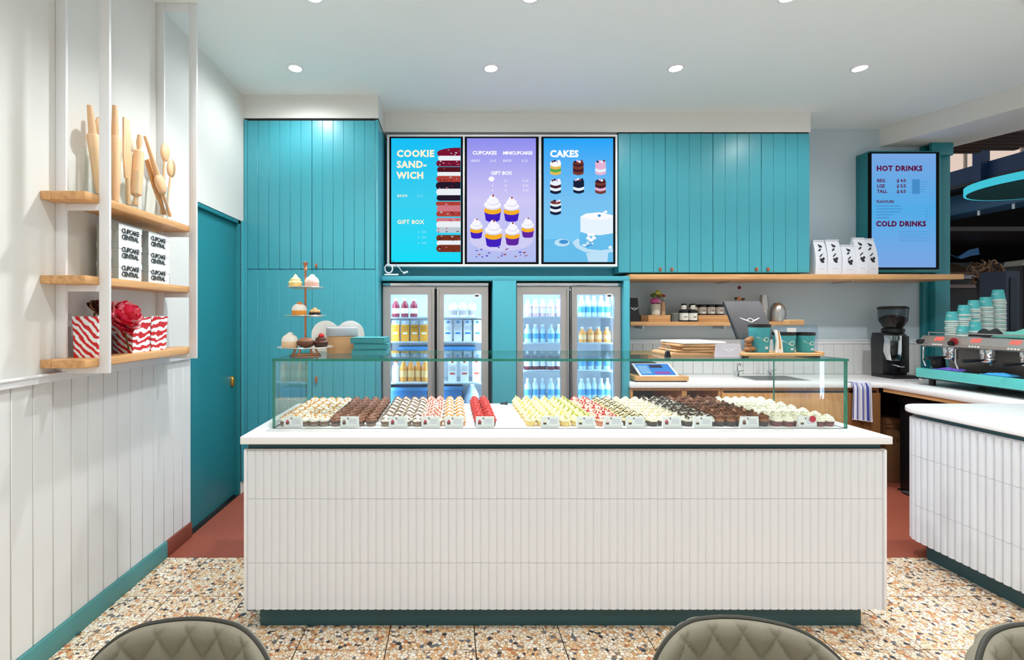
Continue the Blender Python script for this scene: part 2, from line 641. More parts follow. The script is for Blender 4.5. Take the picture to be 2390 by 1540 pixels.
YT = 3.976
tc_ = thing('tall_cabinet', 'tall teal boarded cabinet with four doors beside the staff door', 'cabinet', (-1.18, 4.3, 0))
part(tc_, 'carcass', MB().box(WX + 0.014, -0.6175, YT + 0.023, 4.69, 0.09, 3.13), TEAL)
part(tc_, 'plinth', B(WX + 0.014, -0.6175, YT + 0.06, 4.69, 0, 0.09), REDS)
part(tc_, 'stile', MB().box(PX(569, YT), PX(577, YT), YT, YT + 0.022, 0.09, 3.135), TEAL, 0.001)
part(tc_, 'stile', MB().box(PX(876, YT), -0.6175, YT, YT + 0.022, 0.09, 3.135), TEAL, 0.001)
part(tc_, 'top_rail', B(WX + 0.014, -0.6175, YT + 0.012, 4.69, 3.13, 3.149), DARK)  # dark strip, stands for the shade in the gap under the bulkhead
xa, xb, xc = PX(577, YT), PX(728, YT), PX(876, YT)
board_door(tc_, xa, xb, 1.876, 3.13, YT, 6)
board_door(tc_, xb, xc, 1.876, 3.13, YT, 6, PX(739, YT))
board_door(tc_, xa, xb, 0.1, 1.874, YT, 6)
d = board_door(tc_, xb, xc, 0.1, 1.874, YT, 6)
part(d, 'leather_tab', B(PX(737, YT), PX(741, YT), YT - 0.022, YT - 0.001, PZ(893, YT), PZ(878, YT)), LEATHER, 0.002)

# wall cabinets on the right
YU = 4.313
for i, (a, b, lab) in enumerate(((1443, 1664, 'teal boarded wall cabinet next to the menu screens'), (1664, 1890, 'teal boarded wall cabinet beside the row of coffee bags'))):
    c = thing('wall_cabinet', lab, 'cabinet', (PX((a + b) / 2, YU), 4.5, 1.876), 0, 'teal wall cabinets')
    m = 1553 if i == 0 else 1777
    part(c, 'carcass', B(PX(a, YU) + 0.001, PX(b, YU) - 0.001, YU + 0.023, 4.69, 1.876, 3.15), TEAL)
    part(c, 'top_rail', B(PX(a, YU) + 0.001, PX(b, YU) - 0.001, YU + 0.012, 4.69, 3.15, 3.162), DARK)  # shade of the gap over the cabinet, put in as a dark strip
    board_door(c, PX(a, YU), PX(m, YU), 1.878, 3.15, YU, 4, PX(m - 13, YU))
    board_door(c, PX(m, YU), PX(b, YU), 1.878, 3.15, YU, 4, PX(m + 14, YU))

# fridge enclosure with the recessed panel behind the screens
YS = 4.10
fs = thing('fridge_surround', 'teal joinery surround framing the two glass door fridges', 'joinery', (0.47, 4.4, 0))
part(fs, 'screen_panel', B(-0.616, PX(1442, YU), 4.45, 4.60, 1.83, 3.16), TEAL)
part(fs, 'top_rail', B(-0.616, PX(1470, YS), YS, 4.68, PZ(655, YS), PZ(645, YS)), TEAL, 0.002)
part(fs, 'top_fascia', B(-0.616, PX(1470, YS), YS + 0.02, 4.60, PZ(645, YS), 1.83), TEAL)
part(fs, 'centre_panel', B(PX(1150, YS), PX(1205, YS), YS, 4.68, 0, PZ(655, YS)), TEAL, 0.002)
part(fs, 'end_panel', B(PX(1456, YS), PX(1470, YS), YS, 4.68, 0, PZ(655, YS)), TEAL, 0.002)
part(fs, 'void_shade', MB().box(-0.616, PX(1456, YS), 4.692, 4.698, 0, 1.79), DARK)  # dark sheet that gives the gaps around the fridges their shade

# ================================================================ menu screens
YF = 4.27
fr = thing('display_mount', 'white framed mount holding the three menu screens on the wall', 'mount', (PX(1172, YF), 4.3, PZ(622, YF)))
m = MB()
m.box(PX(903, YF), PX(1441, YF), YF + 0.035, 4.449, PZ(622, YF), PZ(314, YF))
part(fr, 'backing', m, WHITE)
for a, b, c, d in ((903, 1441, 314, 318.5), (903, 1441, 616.5, 622)):
    part(fr, 'rail', B(PX(a, YF), PX(b, YF), YF, YF + 0.04, PZ(d, YF), PZ(c, YF)), WHITE, 0.002)
for a, b in ((903, 908.5), (1080.5, 1084.5), (1257.5, 1263.5), (1436.5, 1441)):
    part(fr, 'stile', B(PX(a, YF), PX(b, YF), YF, YF + 0.04, PZ(616.5, YF), PZ(318.5, YF)), WHITE, 0.002)

ED = {}
def E(c, s=1.0):
    k = 'glow %d %d %d' % c
    return emis(k, c, s)

def screen(x0, x1, y0, y1, bez, Y, label, dispmat):
    """panel screen: pixel frame at depth Y"""
    X0, X1, Z0, Z1 = PX(x0, Y), PX(x1, Y), PZ(y1, Y), PZ(y0, Y)
    t = thing('menu_screen', label, 'screen', ((X0 + X1) / 2, Y + 0.02, Z0), 0, 'menu screens')
    b = [v * Y / F for v in bez]
    bm_ = MB()
    bm_.box(X0, X0 + b[0], Y, Y + 0.03, Z0, Z1).box(X1 - b[1], X1, Y, Y + 0.03, Z0, Z1)
    bm_.box(X0 + b[0], X1 - b[1], Y, Y + 0.03, Z0, Z0 + b[2]).box(X0 + b[0], X1 - b[1], Y, Y + 0.03, Z1 - b[3], Z1)
    part(t, 'bezel', bm_, BEZEL)
    part(t, 'display', B(X0 + b[0], X1 - b[1], Y + 0.006, Y + 0.03, Z0 + b[2], Z1 - b[3]), dispmat)
    return t

def ell(m, cx, cz, rx, rz, y, mi, n=18, a0=0, a1=2 * pi):
    m.poly([(cx + rx * cos(a0 + (a1 - a0) * i / n), y, cz + rz * sin(a0 + (a1 - a0) * i / n)) for i in range(n)], mi)

YD = YF + 0.004
q = YD / F
CREAM, WH = E((255, 244, 214)), E((255, 255, 255), 1.0)
# --- screen 1: cookie sandwich
HZ1 = PZ(319, YD) - PZ(616, YD)
s1 = screen(909, 1080, 319, 616, (4, 4.5, 4.5, 3), YD, 'cyan menu screen reading COOKIE SANDWICH with a tall cookie stack', emis('cyan screen', (24, 222, 250), 1.0, (20, 190, 246), 0.0, HZ1, (58, 208, 240)))
m = MB()
yy = YD + 0.0052
for k, tline in enumerate(('COOKIE', 'SAND-', 'WICH')):
    m.text(tline, PX(926, YD), yy, PZ(365 + 25.5 * k, YD), 21.5 * q, 0, 0.045, spacing=1.12)
m.text('EACH', PX(927, YD), yy, PZ(459, YD), 8 * q, 0, 0.03, spacing=1.2)
m.text('$ 5.5', PX(974, YD), yy, PZ(459, YD), 7 * q, 1)
m.text('GIFT BOX', PX(927, YD), yy, PZ(522, YD), 13 * q, 0, 0.03, spacing=1.1)
for k in range(3):
    m.text('6   $30', PX(975, YD), yy, PZ(543 + 13 * k, YD), 7 * q, 1)
part_split(s1, 'lettering', m, [CREAM, E((150, 230, 250))], flat=True)
m = MB()
cols = [E((122, 20, 50)), E((235, 240, 245)), E((84, 24, 34)), E((176, 66, 58)), E((36, 26, 44)), E((205, 120, 130)), E((120, 52, 34)), E((190, 200, 210))]
xr = PX(1075, YD)
lay = [(344, 363, 0, 1020), (363, 374, 1, 1022), (374, 388, 0, 1018), (389, 402, 2, 1020), (401, 411, 1, 1020), (410, 424, 3, 1018), (424, 442, 4, 1017),
       (440, 456, 1, 1018), (455, 468, 4, 1019), (470, 480, 3, 1017), (479, 495, 5, 1019), (493, 505, 3, 1018), (508, 518, 5, 1018), (516, 532, 1, 1018),
       (530, 543, 7, 1018), (548, 563, 6, 1018), (561, 573, 1, 1019), (571, 588, 6, 1018)]
for i, (a, b, c, x) in enumerate(lay):
    xl = PX(x, YD)
    za, zb = PZ(a, YD), PZ(b, YD)
    r = (za - zb) * 0.45
    pts = [(xr, zb), (xr, za)]
    if i == 0:
        pts = [(xr, zb), (xr, za)] + [(xl + (xr - xl) * (1 - cos(t * pi / 14)) * 0.9, zb + (za - zb) * (0.35 + 0.65 * sin(t * pi / 14))) for t in range(6, -1, -1)] + [(xl + 0.01, zb)]
    else:
        pts += [(xl + r - r * sin(t * pi / 6), (za + zb) / 2 + (za - zb) / 2 * cos(t * pi / 6)) for t in range(7)]
    m.cut()
    m.poly([(p[0], yy + 0.0002 - 0.00004 * i, p[1]) for p in pts], c)
rnd = random.Random(3)
m.cut()
for k in range(90):
    a, b, c, x = lay[rnd.choice([0, 2, 3, 5, 6, 9, 11, 12, 14, 15, 17])]
    px, py = rnd.uniform(x + 4, 1072), rnd.uniform(a + 2, b - 2)
    ell(m, PX(px, YD), PZ(py, YD), rnd.uniform(1, 3.2) * q, rnd.uniform(0.8, 1.7) * q, yy - 0.0012, rnd.choice([2, 3, 4, 5, 7, 2]), 7)
part_split(s1, 'cookie_picture', m, cols, flat=True)

# --- screen 2: cupcakes
s2 = screen(1085, 1257, 319, 616, (5, 6, 4.5, 3), YD, 'violet menu screen showing white cupcakes in blue cases', emis('violet screen', (176, 190, 240), 1.0, (140, 140, 238), 0.0, HZ1, (206, 200, 246)))
m = MB()
m.text('CUPCAKES', PX(1103, YD), yy, PZ(360, YD), 11.5 * q, 0, 0.035, spacing=1.0)
m.text('MINICUPCAKES', PX(1174, YD), yy, PZ(360, YD), 10.5 * q, 0, 0.035, spacing=0.93)
m.text('EACH', PX(1100, YD), yy, PZ(377, YD), 7.5 * q, 1, 0.03)
m.text('$ 4.5', PX(1144, YD), yy, PZ(377, YD), 7 * q, 1, 0.02)
m.text('EACH', PX(1174, YD), yy, PZ(377, YD), 7.5 * q, 1, 0.03)
m.text('$ 2.5', PX(1218, YD), yy, PZ(377, YD), 7 * q, 1, 0.02)
m.text('GIFT BOX', PX(1146, YD), yy, PZ(407, YD), 11 * q, 0, 0.035)
for k in range(3):
    for x, s_ in ((1148, '6'), (1176, '12'), (1220, '$ 24')):
        m.text(s_, PX(x, YD), yy, PZ(424 + 11 * k, YD), 7.5 * q, 1, 0.02)
part_split(s2, 'lettering', m, [WH, E((232, 228, 252))], flat=True)
m = MB()
cc = [E((66, 34, 190)), E((246, 176, 40)), E((250, 248, 255)), E((214, 218, 240)), E((150, 60, 60)), E((96, 40, 160)), E((208, 206, 244)), E((226, 222, 248))]
def pic_cup(cx, cy, s, mi, k):
    """cupcake picture: case, sponge, swirl (px units)"""
    X = lambda v: PX(v, YD)
    Z = lambda v: PZ(v, YD)
    y0 = yy - 0.0006 * k
    m.cut()
    m.poly([(X(cx - 17 * s), y0, Z(cy)), (X(cx - 14 * s), y0, Z(cy + 19 * s)), (X(cx - 8 * s), y0, Z(cy + 22 * s)), (X(cx + 8 * s), y0, Z(cy + 22 * s)), (X(cx + 14 * s), y0, Z(cy + 19 * s)), (X(cx + 17 * s), y0, Z(cy))], mi)
    ell(m, X(cx), Z(cy - 1 * s), 18 * s * q, 8 * s * q, y0 - 0.0001, 1)
    ell(m, X(cx), Z(cy - 11 * s), 18 * s * q, 9 * s * q, y0 - 0.0002, 3)
    ell(m, X(cx - 0.5 * s), Z(cy - 13 * s), 17 * s * q, 8.5 * s * q, y0 - 0.00025, 2)
    ell(m, X(cx + 1 * s), Z(cy - 19 * s), 12.5 * s * q, 8 * s * q, y0 - 0.0003, 3)
    ell(m, X(cx), Z(cy - 20.5 * s), 12 * s * q, 7.5 * s * q, y0 - 0.00035, 2)
    ell(m, X(cx - 1), Z(cy - 27 * s), 6.5 * s * q, 6 * s * q, y0 - 0.0004, 2)
    ell(m, X(cx + 1), Z(cy - 31 * s), 2.2 * s * q, 2.4 * s * q, y0 - 0.00045, 4, 9)
ell(m, PX(1170, YD), PZ(560, YD), 74 * q, 26 * q, yy + 0.0002, 6, 24)
pic_cup(1150, 492, 1.15, 0, 1)
pic_cup(1194, 494, 1.05, 0, 2)
pic_cup(1112, 538, 0.85, 0, 3)
pic_cup(1232, 536, 0.85, 5, 3)
pic_cup(1152, 551, 1.15, 0, 4)
pic_cup(1196, 551, 0.98, 5, 4)
m.cut()
for k in range(22):
    ell(m, PX(rnd.uniform(1096, 1246), YD), PZ(rnd.uniform(576, 606), YD), rnd.uniform(1.5, 4) * q, rnd.uniform(1, 1.8) * q, yy - 0.0002, rnd.choice([4, 5, 4, 0]), 7)
ell(m, PX(1147, YD), PZ(417, YD), 7 * q, 6 * q, yy - 0.0002, 2, 8)
part_split(s2, 'cupcake_picture', m, cc, flat=True)

# --- screen 3: cakes
s3 = screen(1264, 1437, 319, 616, (5, 5.5, 4.5, 3), YD, 'sky blue menu screen reading CAKES with a white celebration cake', emis('blue screen', (120, 206, 248), 1.0, (34, 164, 250), 0.0, HZ1, (120, 194, 242)))
m = MB().text('CAKES', PX(1284, YD), yy, PZ(365.5, YD), 21.5 * q, 0, 0.045, spacing=1.05)
part_split(s3, 'lettering', m, WH, flat=True)
m = MB()
ck = [E((252, 252, 255)), E((70, 34, 40)), E((226, 180, 214)), E((226, 186, 90)), E((120, 60, 52)), E((190, 226, 248)), E((104, 190, 236)), E((232, 244, 254)), E((80, 170, 80)), E((24, 34, 60)), E((70, 150, 214))]
cakes = [(1297, 391, (3, 8, 3, 0), 0), (1350, 391, (4, 1, 4, 1), 4), (1402, 391, (2, 7, 2, 2), 2), (1297, 435, (9, 7, 1, 7), 7), (1351, 434, (9, 7, 9, 9), 9), (1402, 435, (4, 2, 1, 4), 1), (1297, 484, (9, 7, 9, 7), 4)]
for cx, cy, ls, top in cakes:
    m.cut()
    for k, mi in enumerate(ls):
        z0 = cy + 14 - 6.5 * k
        pts = [(cx + 12.5 * cos(t * pi / 8 + pi), z0 + 3 * sin(-t * pi / 8 + pi) + 0) for t in range(9)]
        pts = [(cx - 12.5 + 25 * t / 8, z0 + 3.5 * sin(pi * t / 8)) for t in range(9)] + [(cx + 12.5 - 25 * t / 8, z0 - 7 + 3.5 * sin(pi * (1 - t / 8))) for t in range(9)]
        m.poly([(PX(a, YD), yy - 0.00005 * k, PZ(b, YD)) for a, b in pts], mi)
    ell(m, PX(cx, YD), PZ(cy - 12, YD), 12.5 * q, 4.5 * q, yy - 0.0004, top)
    for k in range(4):
        ell(m, PX(cx - 7 + 5 * k, YD), PZ(cy - 14 - 2 * (k % 2), YD), 3 * q, 2.4 * q, yy - 0.0005, [0, 4, 9, 2][(k + int(cx)) % 4], 8)
X = lambda v: PX(v, YD)
Z = lambda v: PZ(v, YD)
m.cut()
m.poly([(X(1269.5), yy, Z(560)), (X(1300), yy, Z(556)), (X(1340), yy, Z(566)), (X(1431), yy, Z(572)), (X(1431), yy, Z(611)), (X(1269.5), yy, Z(611))], 6)
ell(m, X(1312), Z(566), 18 * q, 9 * q, yy - 0.0002, 5)
ell(m, X(1316), Z(564), 11 * q, 5 * q, yy - 0.0003, 10)
ell(m, X(1395), Z(572), 58 * q, 15 * q, yy - 0.0004, 5, 24, 0, 2 * pi) if False else None
def clip_poly(pts, mi, yo):
    m.poly([(X(min(a, 1431)), yy - yo, Z(b)) for a, b in pts], mi)
m.cut()
clip_poly([(1336, 566), (1345, 578), (1365, 588), (1400, 592), (1431, 588), (1431, 560), (1380, 552), (1345, 558)], 5, 0.0004)
clip_poly([(1368, 590), (1374, 611), (1418, 611), (1420, 590)], 5, 0.0003)
clip_poly([(1352, 545), (1353, 571), (1372, 581), (1402, 584), (1431, 580), (1431, 540)], 6, 0.0005)
clip_poly([(1355, 505), (1355, 540), (1372, 546), (1400, 549), (1431, 544), (1431, 502), (1400, 495), (1368, 498)], 7, 0.0006)
clip_poly([(1355, 505), (1372, 511), (1400, 513), (1431, 508), (1431, 502), (1400, 495), (1368, 498)], 0, 0.0007)
for a in range(5):
    t = 2 * pi * a / 5 + 0.3
    ell(m, X(1380 + 7 * cos(t)), Z(553 + 7 * sin(t)), 5 * q, 4 * q, yy - 0.0009, 0, 9)
for k in range(16):
    ell(m, X(rnd.uniform(1360, 1426)), Z(rnd.uniform(560, 578)), rnd.uniform(2, 5) * q, rnd.uniform(2, 4) * q, yy - 0.0008, rnd.choice([5, 6, 10, 7]), 8)
for a, b in ((1399, 503), (1408, 498), (1420, 504), (1414, 494)):
    ell(m, X(a), Z(b), 4 * q, 3.2 * q, yy - 0.001, rnd.choice([10, 0]), 9)
part_split(s3, 'cake_picture', m, ck, flat=True)

# --- drinks screen in its teal box
YH = 4.542
tb = thing('screen_box', 'teal box housing the HOT DRINKS screen on the right wall', 'box', (4.37, 4.62, 1.9))
part(tb, 'casing', B(4.026, 4.715, YH, 4.698, 1.9, 3.07), TEALD, 0.003)
YH2 = YH - 0.014
s4 = screen(2032, 2192, 355, 628, (2.5, 6, 4, 3), YH2, 'blue menu screen reading HOT DRINKS and COLD DRINKS on the right wall', emis('pale blue screen', (128, 170, 232), 0.95, (122, 170, 232), 0.0, 1.13, (84, 176, 236)))
m = MB()
q4 = YH2 / F
y4 = YH2 + 0.0052
m.text('HOT DRINKS', PX(2047, YH2), y4, PZ(398, YH2), 16.5 * q4, 0, 0.05, spacing=1.12)
m.text('COLD DRINKS', PX(2046, YH2), y4, PZ(527.5, YH2), 16.5 * q4, 0, 0.05, spacing=1.1)
for k, (a, b) in enumerate((('REG', '$ 4.0'), ('LGE', '$ 5.0'), ('TALL', '$ 6.0'))):
    m.text(a, PX(2048, YH2), y4, PZ(424.5 + 12.6 * k, YH2), 10.5 * q4, 0, 0.035)
    m.text(b, PX(2094, YH2), y4, PZ(424.5 + 12.6 * k, YH2), 10.5 * q4, 0, 0.035)
m.text('FLAVOURS', PX(2047, YH2), y4, PZ(473, YH2), 8.5 * q4, 0, 0.035)
for k in range(5):
    m.box(PX(2047, YH2), PX(2047 + [56, 58, 56, 38, 30][k], YH2), y4, y4 + 0.0003, PZ(481.5 + 6.8 * k, YH2), PZ(479.5 + 6.8 * k, YH2), 1)
    m.box(PX(2160, YH2), PX(2170, YH2), y4, y4 + 0.0003, PZ(486 + 6.8 * k, YH2), PZ(485 + 6.8 * k, YH2), 1)
for k in range(5):
    m.box(PX(2100, YH2), PX(2170, YH2), y4, y4 + 0.0003, PZ(541 + 5.2 * k, YH2), PZ(540.2 + 5.2 * k, YH2), 1)
m.box(PX(2130, YH2), PX(2148, YH2), y4, y4 + 0.0003, PZ(452, YH2), PZ(418, YH2), 1)
for k in range(5):
    m.box(PX(2131 + 1, YH2), PX(2168 - k * 2, YH2), y4 - 0.0003, y4, PZ(424 + 6 * k, YH2), PZ(423 + 6 * k, YH2), 1)
part_split(s4, 'lettering', m, [E((92, 20, 62)), E((70, 140, 200))], flat=True)

# loose white cable and adaptor by the first screen
cb = thing('cable_loop', 'white power cable loop resting at the lower left of the cyan screen', 'cable', (PX(905, 4.2), 4.2, 1.83))
pts = []
for k in range(17):
    t = 2 * pi * k / 16
    pts.append((PX(907 + 9 * cos(t), 4.2), 4.2, PZ(627 + 10 * sin(t), 4.2)))
part(cb, 'cable', MB().tube(pts, 0.007, 7, cap=False).tube([(PX(915, 4.2), 4.21, PZ(620, 4.2)), (PX(930, 4.2), 4.2, PZ(622, 4.2)), (PX(938, 4.2), 4.2, PZ(634, 4.2)), (PX(948, 4.2), 4.2, PZ(636, 4.2))], 0.0035, 6)
     .tube([(PX(909, 4.2), 4.21, PZ(604, 4.2)), (PX(921, 4.2), 4.21, PZ(611, 4.2)), (PX(925, 4.2), 4.2, PZ(622, 4.2))], 0.002, 5, 1), [WHITE, BLACK])
part(cb, 'plug', MB().tube([(PX(941, 4.2), 4.2, PZ(638, 4.2)), (PX(952, 4.2), 4.2, PZ(634, 4.2))], 0.009, 8).tube([(PX(897, 4.2), 4.2, PZ(641, 4.2)), (PX(930, 4.2), 4.2, PZ(641, 4.2))], 0.008, 8), WHITE)

# ================================================================ service counter
ZK = 0.9245
XL, XR, YC, YB = -0.971, 2.034, 2.205, 3.005
sc = thing('service_counter', 'white fluted tile counter under the glass cake display', 'counter', (0.53, 2.6, 0))
part(sc, 'core', B(XL + 0.008, XR - 0.008, YC + 0.013, YB, 0.111, 0.862), GROUT)
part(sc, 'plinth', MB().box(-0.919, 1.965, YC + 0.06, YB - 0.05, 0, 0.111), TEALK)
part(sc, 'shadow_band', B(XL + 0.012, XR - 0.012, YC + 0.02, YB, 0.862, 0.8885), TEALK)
part(sc, 'ledge', B(XL, XR, YC + 0.004, YC + 0.02, 0.853, 0.862), GROUT)
for a, b in ((XL, XL + 0.012), (XR - 0.012, XR)):
    part(sc, 'corner_trim', B(a, b, YC - 0.002, YB, 0.109, 0.86), WHITE, 0.002)

def flute(h, w=0.0374, d=0.0052, n=10):
    """one fluted tile strip: convex face toward -Y, back at y=0"""
    m = MB()
    pr = [(-w / 2 + w * i / n, -d * (1 - abs(2 * i / n - 1) ** 3.4)) for i in range(n + 1)]
    poly = [(w / 2, 0.003), (-w / 2, 0.003)] + pr
    return m.prism(poly, 'z', 0, h).mesh('tile', TILE, smooth=50)

rows = ((0.111, 0.218), (0.3305, 0.298), (0.6300, 0.2235))
fm = [flute(h) for z, h in rows]
fmw = [flute(h, 0.038, 0.011) for z, h in rows]
NT = 79
wt = (XR - XL - 0.024) / NT
for r, (z, h) in enumerate(rows):
    for k in range(NT):
        link('tile', fm[r], sc, Vector((XL + 0.012 + wt * (k + 0.5), YC + 0.0075, z)) - sc.location)
wtp = link('counter_worktop', MB().box(-0.983, 2.05, 2.19, 3.02, 0.8885, ZK).mesh('counter_worktop', STONE, 0.004, 3))
tag(wtp, 'long white stone top of the counter under the cake display', 'worktop')

# ---- wing counter on the right
XS = 2.83
def wing_path(off, ymin=1.5, r=0.14, xend=3.68, n=10):
    """rounded outline, offset outward"""
    pts = [(XS - off, ymin)]
    cx, cy = XS + r, 3.0 - r
    for i in range(n + 1):
        t = pi - (pi / 2) * i / n
        pts.append((cx + (r + off) * cos(t), cy + (r + off) * sin(t)))
    pts.append((xend, 3.0 + off))
    return pts
wc = thing('wing_counter', 'white fluted tile counter with a rounded end at the right edge', 'counter', (3.2, 2.3, 0))
def solid(off, z0, z1, xe=3.68, ymin=1.5):
    p = wing_path(off, ymin, xend=xe)
    return MB().prism(p + [(xe, ymin)], 'z', z0, z1)
part(wc, 'core', solid(-0.012, 0.111, 0.862), GROUT)
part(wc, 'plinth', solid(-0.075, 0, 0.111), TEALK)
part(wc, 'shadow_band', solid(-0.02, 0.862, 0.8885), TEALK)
wing = link('wing_worktop', solid(0.02, 0.8885, ZK).mesh('wing_worktop', STONE, 0.008, 3))
tag(wing, 'white stone top with a rounded corner on the right counter', 'worktop')
# tiles along the path
path = wing_path(-0.011, 1.62, n=24)
dist, pos = 0.0, []
L = [0.0]
for i in range(1, len(path)):
    L.append(L[-1] + math.dist(path[i], path[i - 1]))
sarc = 0.0385
k = 0
while (k + 0.5) * sarc < L[-1] - 0.02:
    s_ = (k + 0.5) * sarc
    i = max(j for j in range(len(L)) if L[j] <= s_)
    i = min(i, len(path) - 2)
    f = (s_ - L[i]) / (L[i + 1] - L[i])
    p = [path[i][a] + (path[i + 1][a] - path[i][a]) * f for a in (0, 1)]
    dx, dy = path[i + 1][0] - path[i][0], path[i + 1][1] - path[i][1]
    # outward normal is left of travel direction: (-dy, dx); the tile front (-Y local) points there
    ang = math.atan2(dx, -dy) + pi / 2
    for r, (z, h) in enumerate(rows):
        o = link('tile', fmw[r], wc, Vector((p[0], p[1], z)) - wc.location, (0, 0, ang))
    k += 1

# ================================================================ glass display case
GX0, GX1, GY0, GY1, GZ1 = -0.892, 1.972, 2.35, 2.88, 1.272
gc = thing('glass_display_case', 'open backed clear glass display case with green edges on the counter', 'display case', (0.54, 2.6, ZK))
def pane(name, x0, x1, y0, y1, z0, z1):
    m = MB().box(x0, x1, y0, y1, z0, z1)
    dims = [x1 - x0, y1 - y0, z1 - z0]
    thin = dims.index(min(dims))
    # faces of the box: bottom, top, front(-y), right, back, left
    ax = [2, 2, 1, 0, 1, 0]
    m.mi = [0 if a == thin else 1 for a in ax]
    return part(gc, name, m, [GLASS, GEDGE])
pane('front_pane', GX0, GX1, GY0, GY0 + 0.01, ZK, GZ1 - 0.012)
pane('side_pane', GX0, GX0 + 0.01, GY0 + 0.0105, GY1, ZK, GZ1 - 0.012)
pane('side_pane', GX1 - 0.01, GX1, GY0 + 0.0105, GY1, ZK, GZ1 - 0.012)
pane('top_pane', GX0 - 0.004, GX1 + 0.004, GY0 - 0.004, GY1, GZ1 - 0.012, GZ1)

# ================================================================ little cakes
def cake_meshes(key, base_c, wrap_c, frost_c, top_c, style):
    rn = random.Random(key)
    bm_ = mat('cake sponge ' + key, base_c, 0.8, var=0.18, scale=90, bump=0.3, bscale=200)
    wm_ = mat('cake case ' + key, wrap_c, 0.6, var=0.05)
    fm_ = mat('cake frosting ' + key, frost_c, 0.5, var=0.05, scale=60)
    tm_ = mat('cake topping ' + key, top_c, 0.4, var=0.2, scale=80)
    b = MB().lathe([(0.0225, 0), (0.0262, 0.014)], 14, m=1, sx=1.0, sy=1.2)
    b.lathe([(0.0258, 0.0138), (0.0275, 0.022), (0.024, 0.027)], 14, m=0, sx=1.0, sy=1.2)
    base = b.mesh('sponge', [bm_, wm_])
    prof = [(0.027, 0.024), (0.0295, 0.029), (0.028, 0.034), (0.0225, 0.037), (0.0235, 0.041), (0.019, 0.046), (0.0135, 0.049), (0.0125, 0.052), (0.004, 0.057), (1e-5, 0.058)]
    if style in ('dome', 'dots'):
        prof = [(0.027, 0.024), (0.030, 0.029), (0.029, 0.036), (0.022, 0.043), (0.012, 0.048), (1e-5, 0.050)]
    w = (lambda t, j: 1 + 0.09 * cos(6 * t + j * 0.9)) if style not in ('dome', 'dots') else (lambda t, j: 1 + 0.05 * cos(5 * t + j * 1.7))
    frost = MB().lathe(prof, 20, sx=1.0, sy=1.2, wob=w).mesh('frosting', fm_, smooth=60)
    t = MB()
    def sz(x, y):
        r = min(1, sqrt(x * x + (y / 1.2) ** 2) / 0.029)
        return (0.0335 + 0.026 * (1 - r ** 1.6)) if style not in ('dome', 'dots') else (0.033 + 0.0185 * (1 - r ** 2.2))
    if style == 'dots':
        for k in range(6):
            a, r = rn.uniform(0, 6.28), 0.008 + 0.014 * rn.random()
            x, y = r * cos(a), r * sin(a) * 1.2
            t.ball((x, y, sz(x, y)), 0.0058, 7, 4, sc=(rn.uniform(0.8, 1.5), rn.uniform(0.7, 1.3), 0.6))
    elif style == 'drizzle':
        for k in range(4):
            y0 = -0.024 + 0.016 * k
            t.tube([(x, y0 + 0.005 * sin(x * 300 + k * 2) + 0.004 * (1 if x > 0 else -1), sz(x, y0) + 0.0005) for x in (-0.022, -0.014, -0.006, 0.002, 0.010, 0.018, 0.023)], 0.0021, 5)
    elif style == 'crumb':
        for k in range(16):
            a, r = rn.uniform(0, 6.28), 0.026 * sqrt(rn.random())
            x, y = r * cos(a), r * sin(a) * 1.2
            t.ball((x, y, sz(x, y) + 0.001), rn.uniform(0.003, 0.0055), 6, 4)
    elif style == 'shard':
        for k in range(9):
            a, r = rn.uniform(0, 6.28), 0.024 * sqrt(rn.random())
            x, y = r * cos(a), r * sin(a) * 1.2
            dx, dy = rn.uniform(-0.014, 0.014), rn.uniform(-0.014, 0.014)
            t.tube([(x - dx, y - dy, sz(x, y) - 0.002), (x, y, sz(x, y) + 0.005), (x + dx, y + dy, sz(x, y) + 0.001)], 0.0035, 5)
    elif style == 'slice':
        t.mx = Matrix.Translation((0.002, 0, 0.05)) @ Matrix.Rotation(0.9, 4, 'Y')
        t.box(-0.012, 0.012, -0.03, 0.026, -0.003, 0.003)
    else:
        for k in range(5):
            a = 1.2 * k
            t.ball((0.014 * cos(a), 0.016 * sin(a), sz(0.014, 0.01) + 0.001), 0.0035, 6, 4)
    top = t.mesh('topping', tm_)
    return base, frost, top

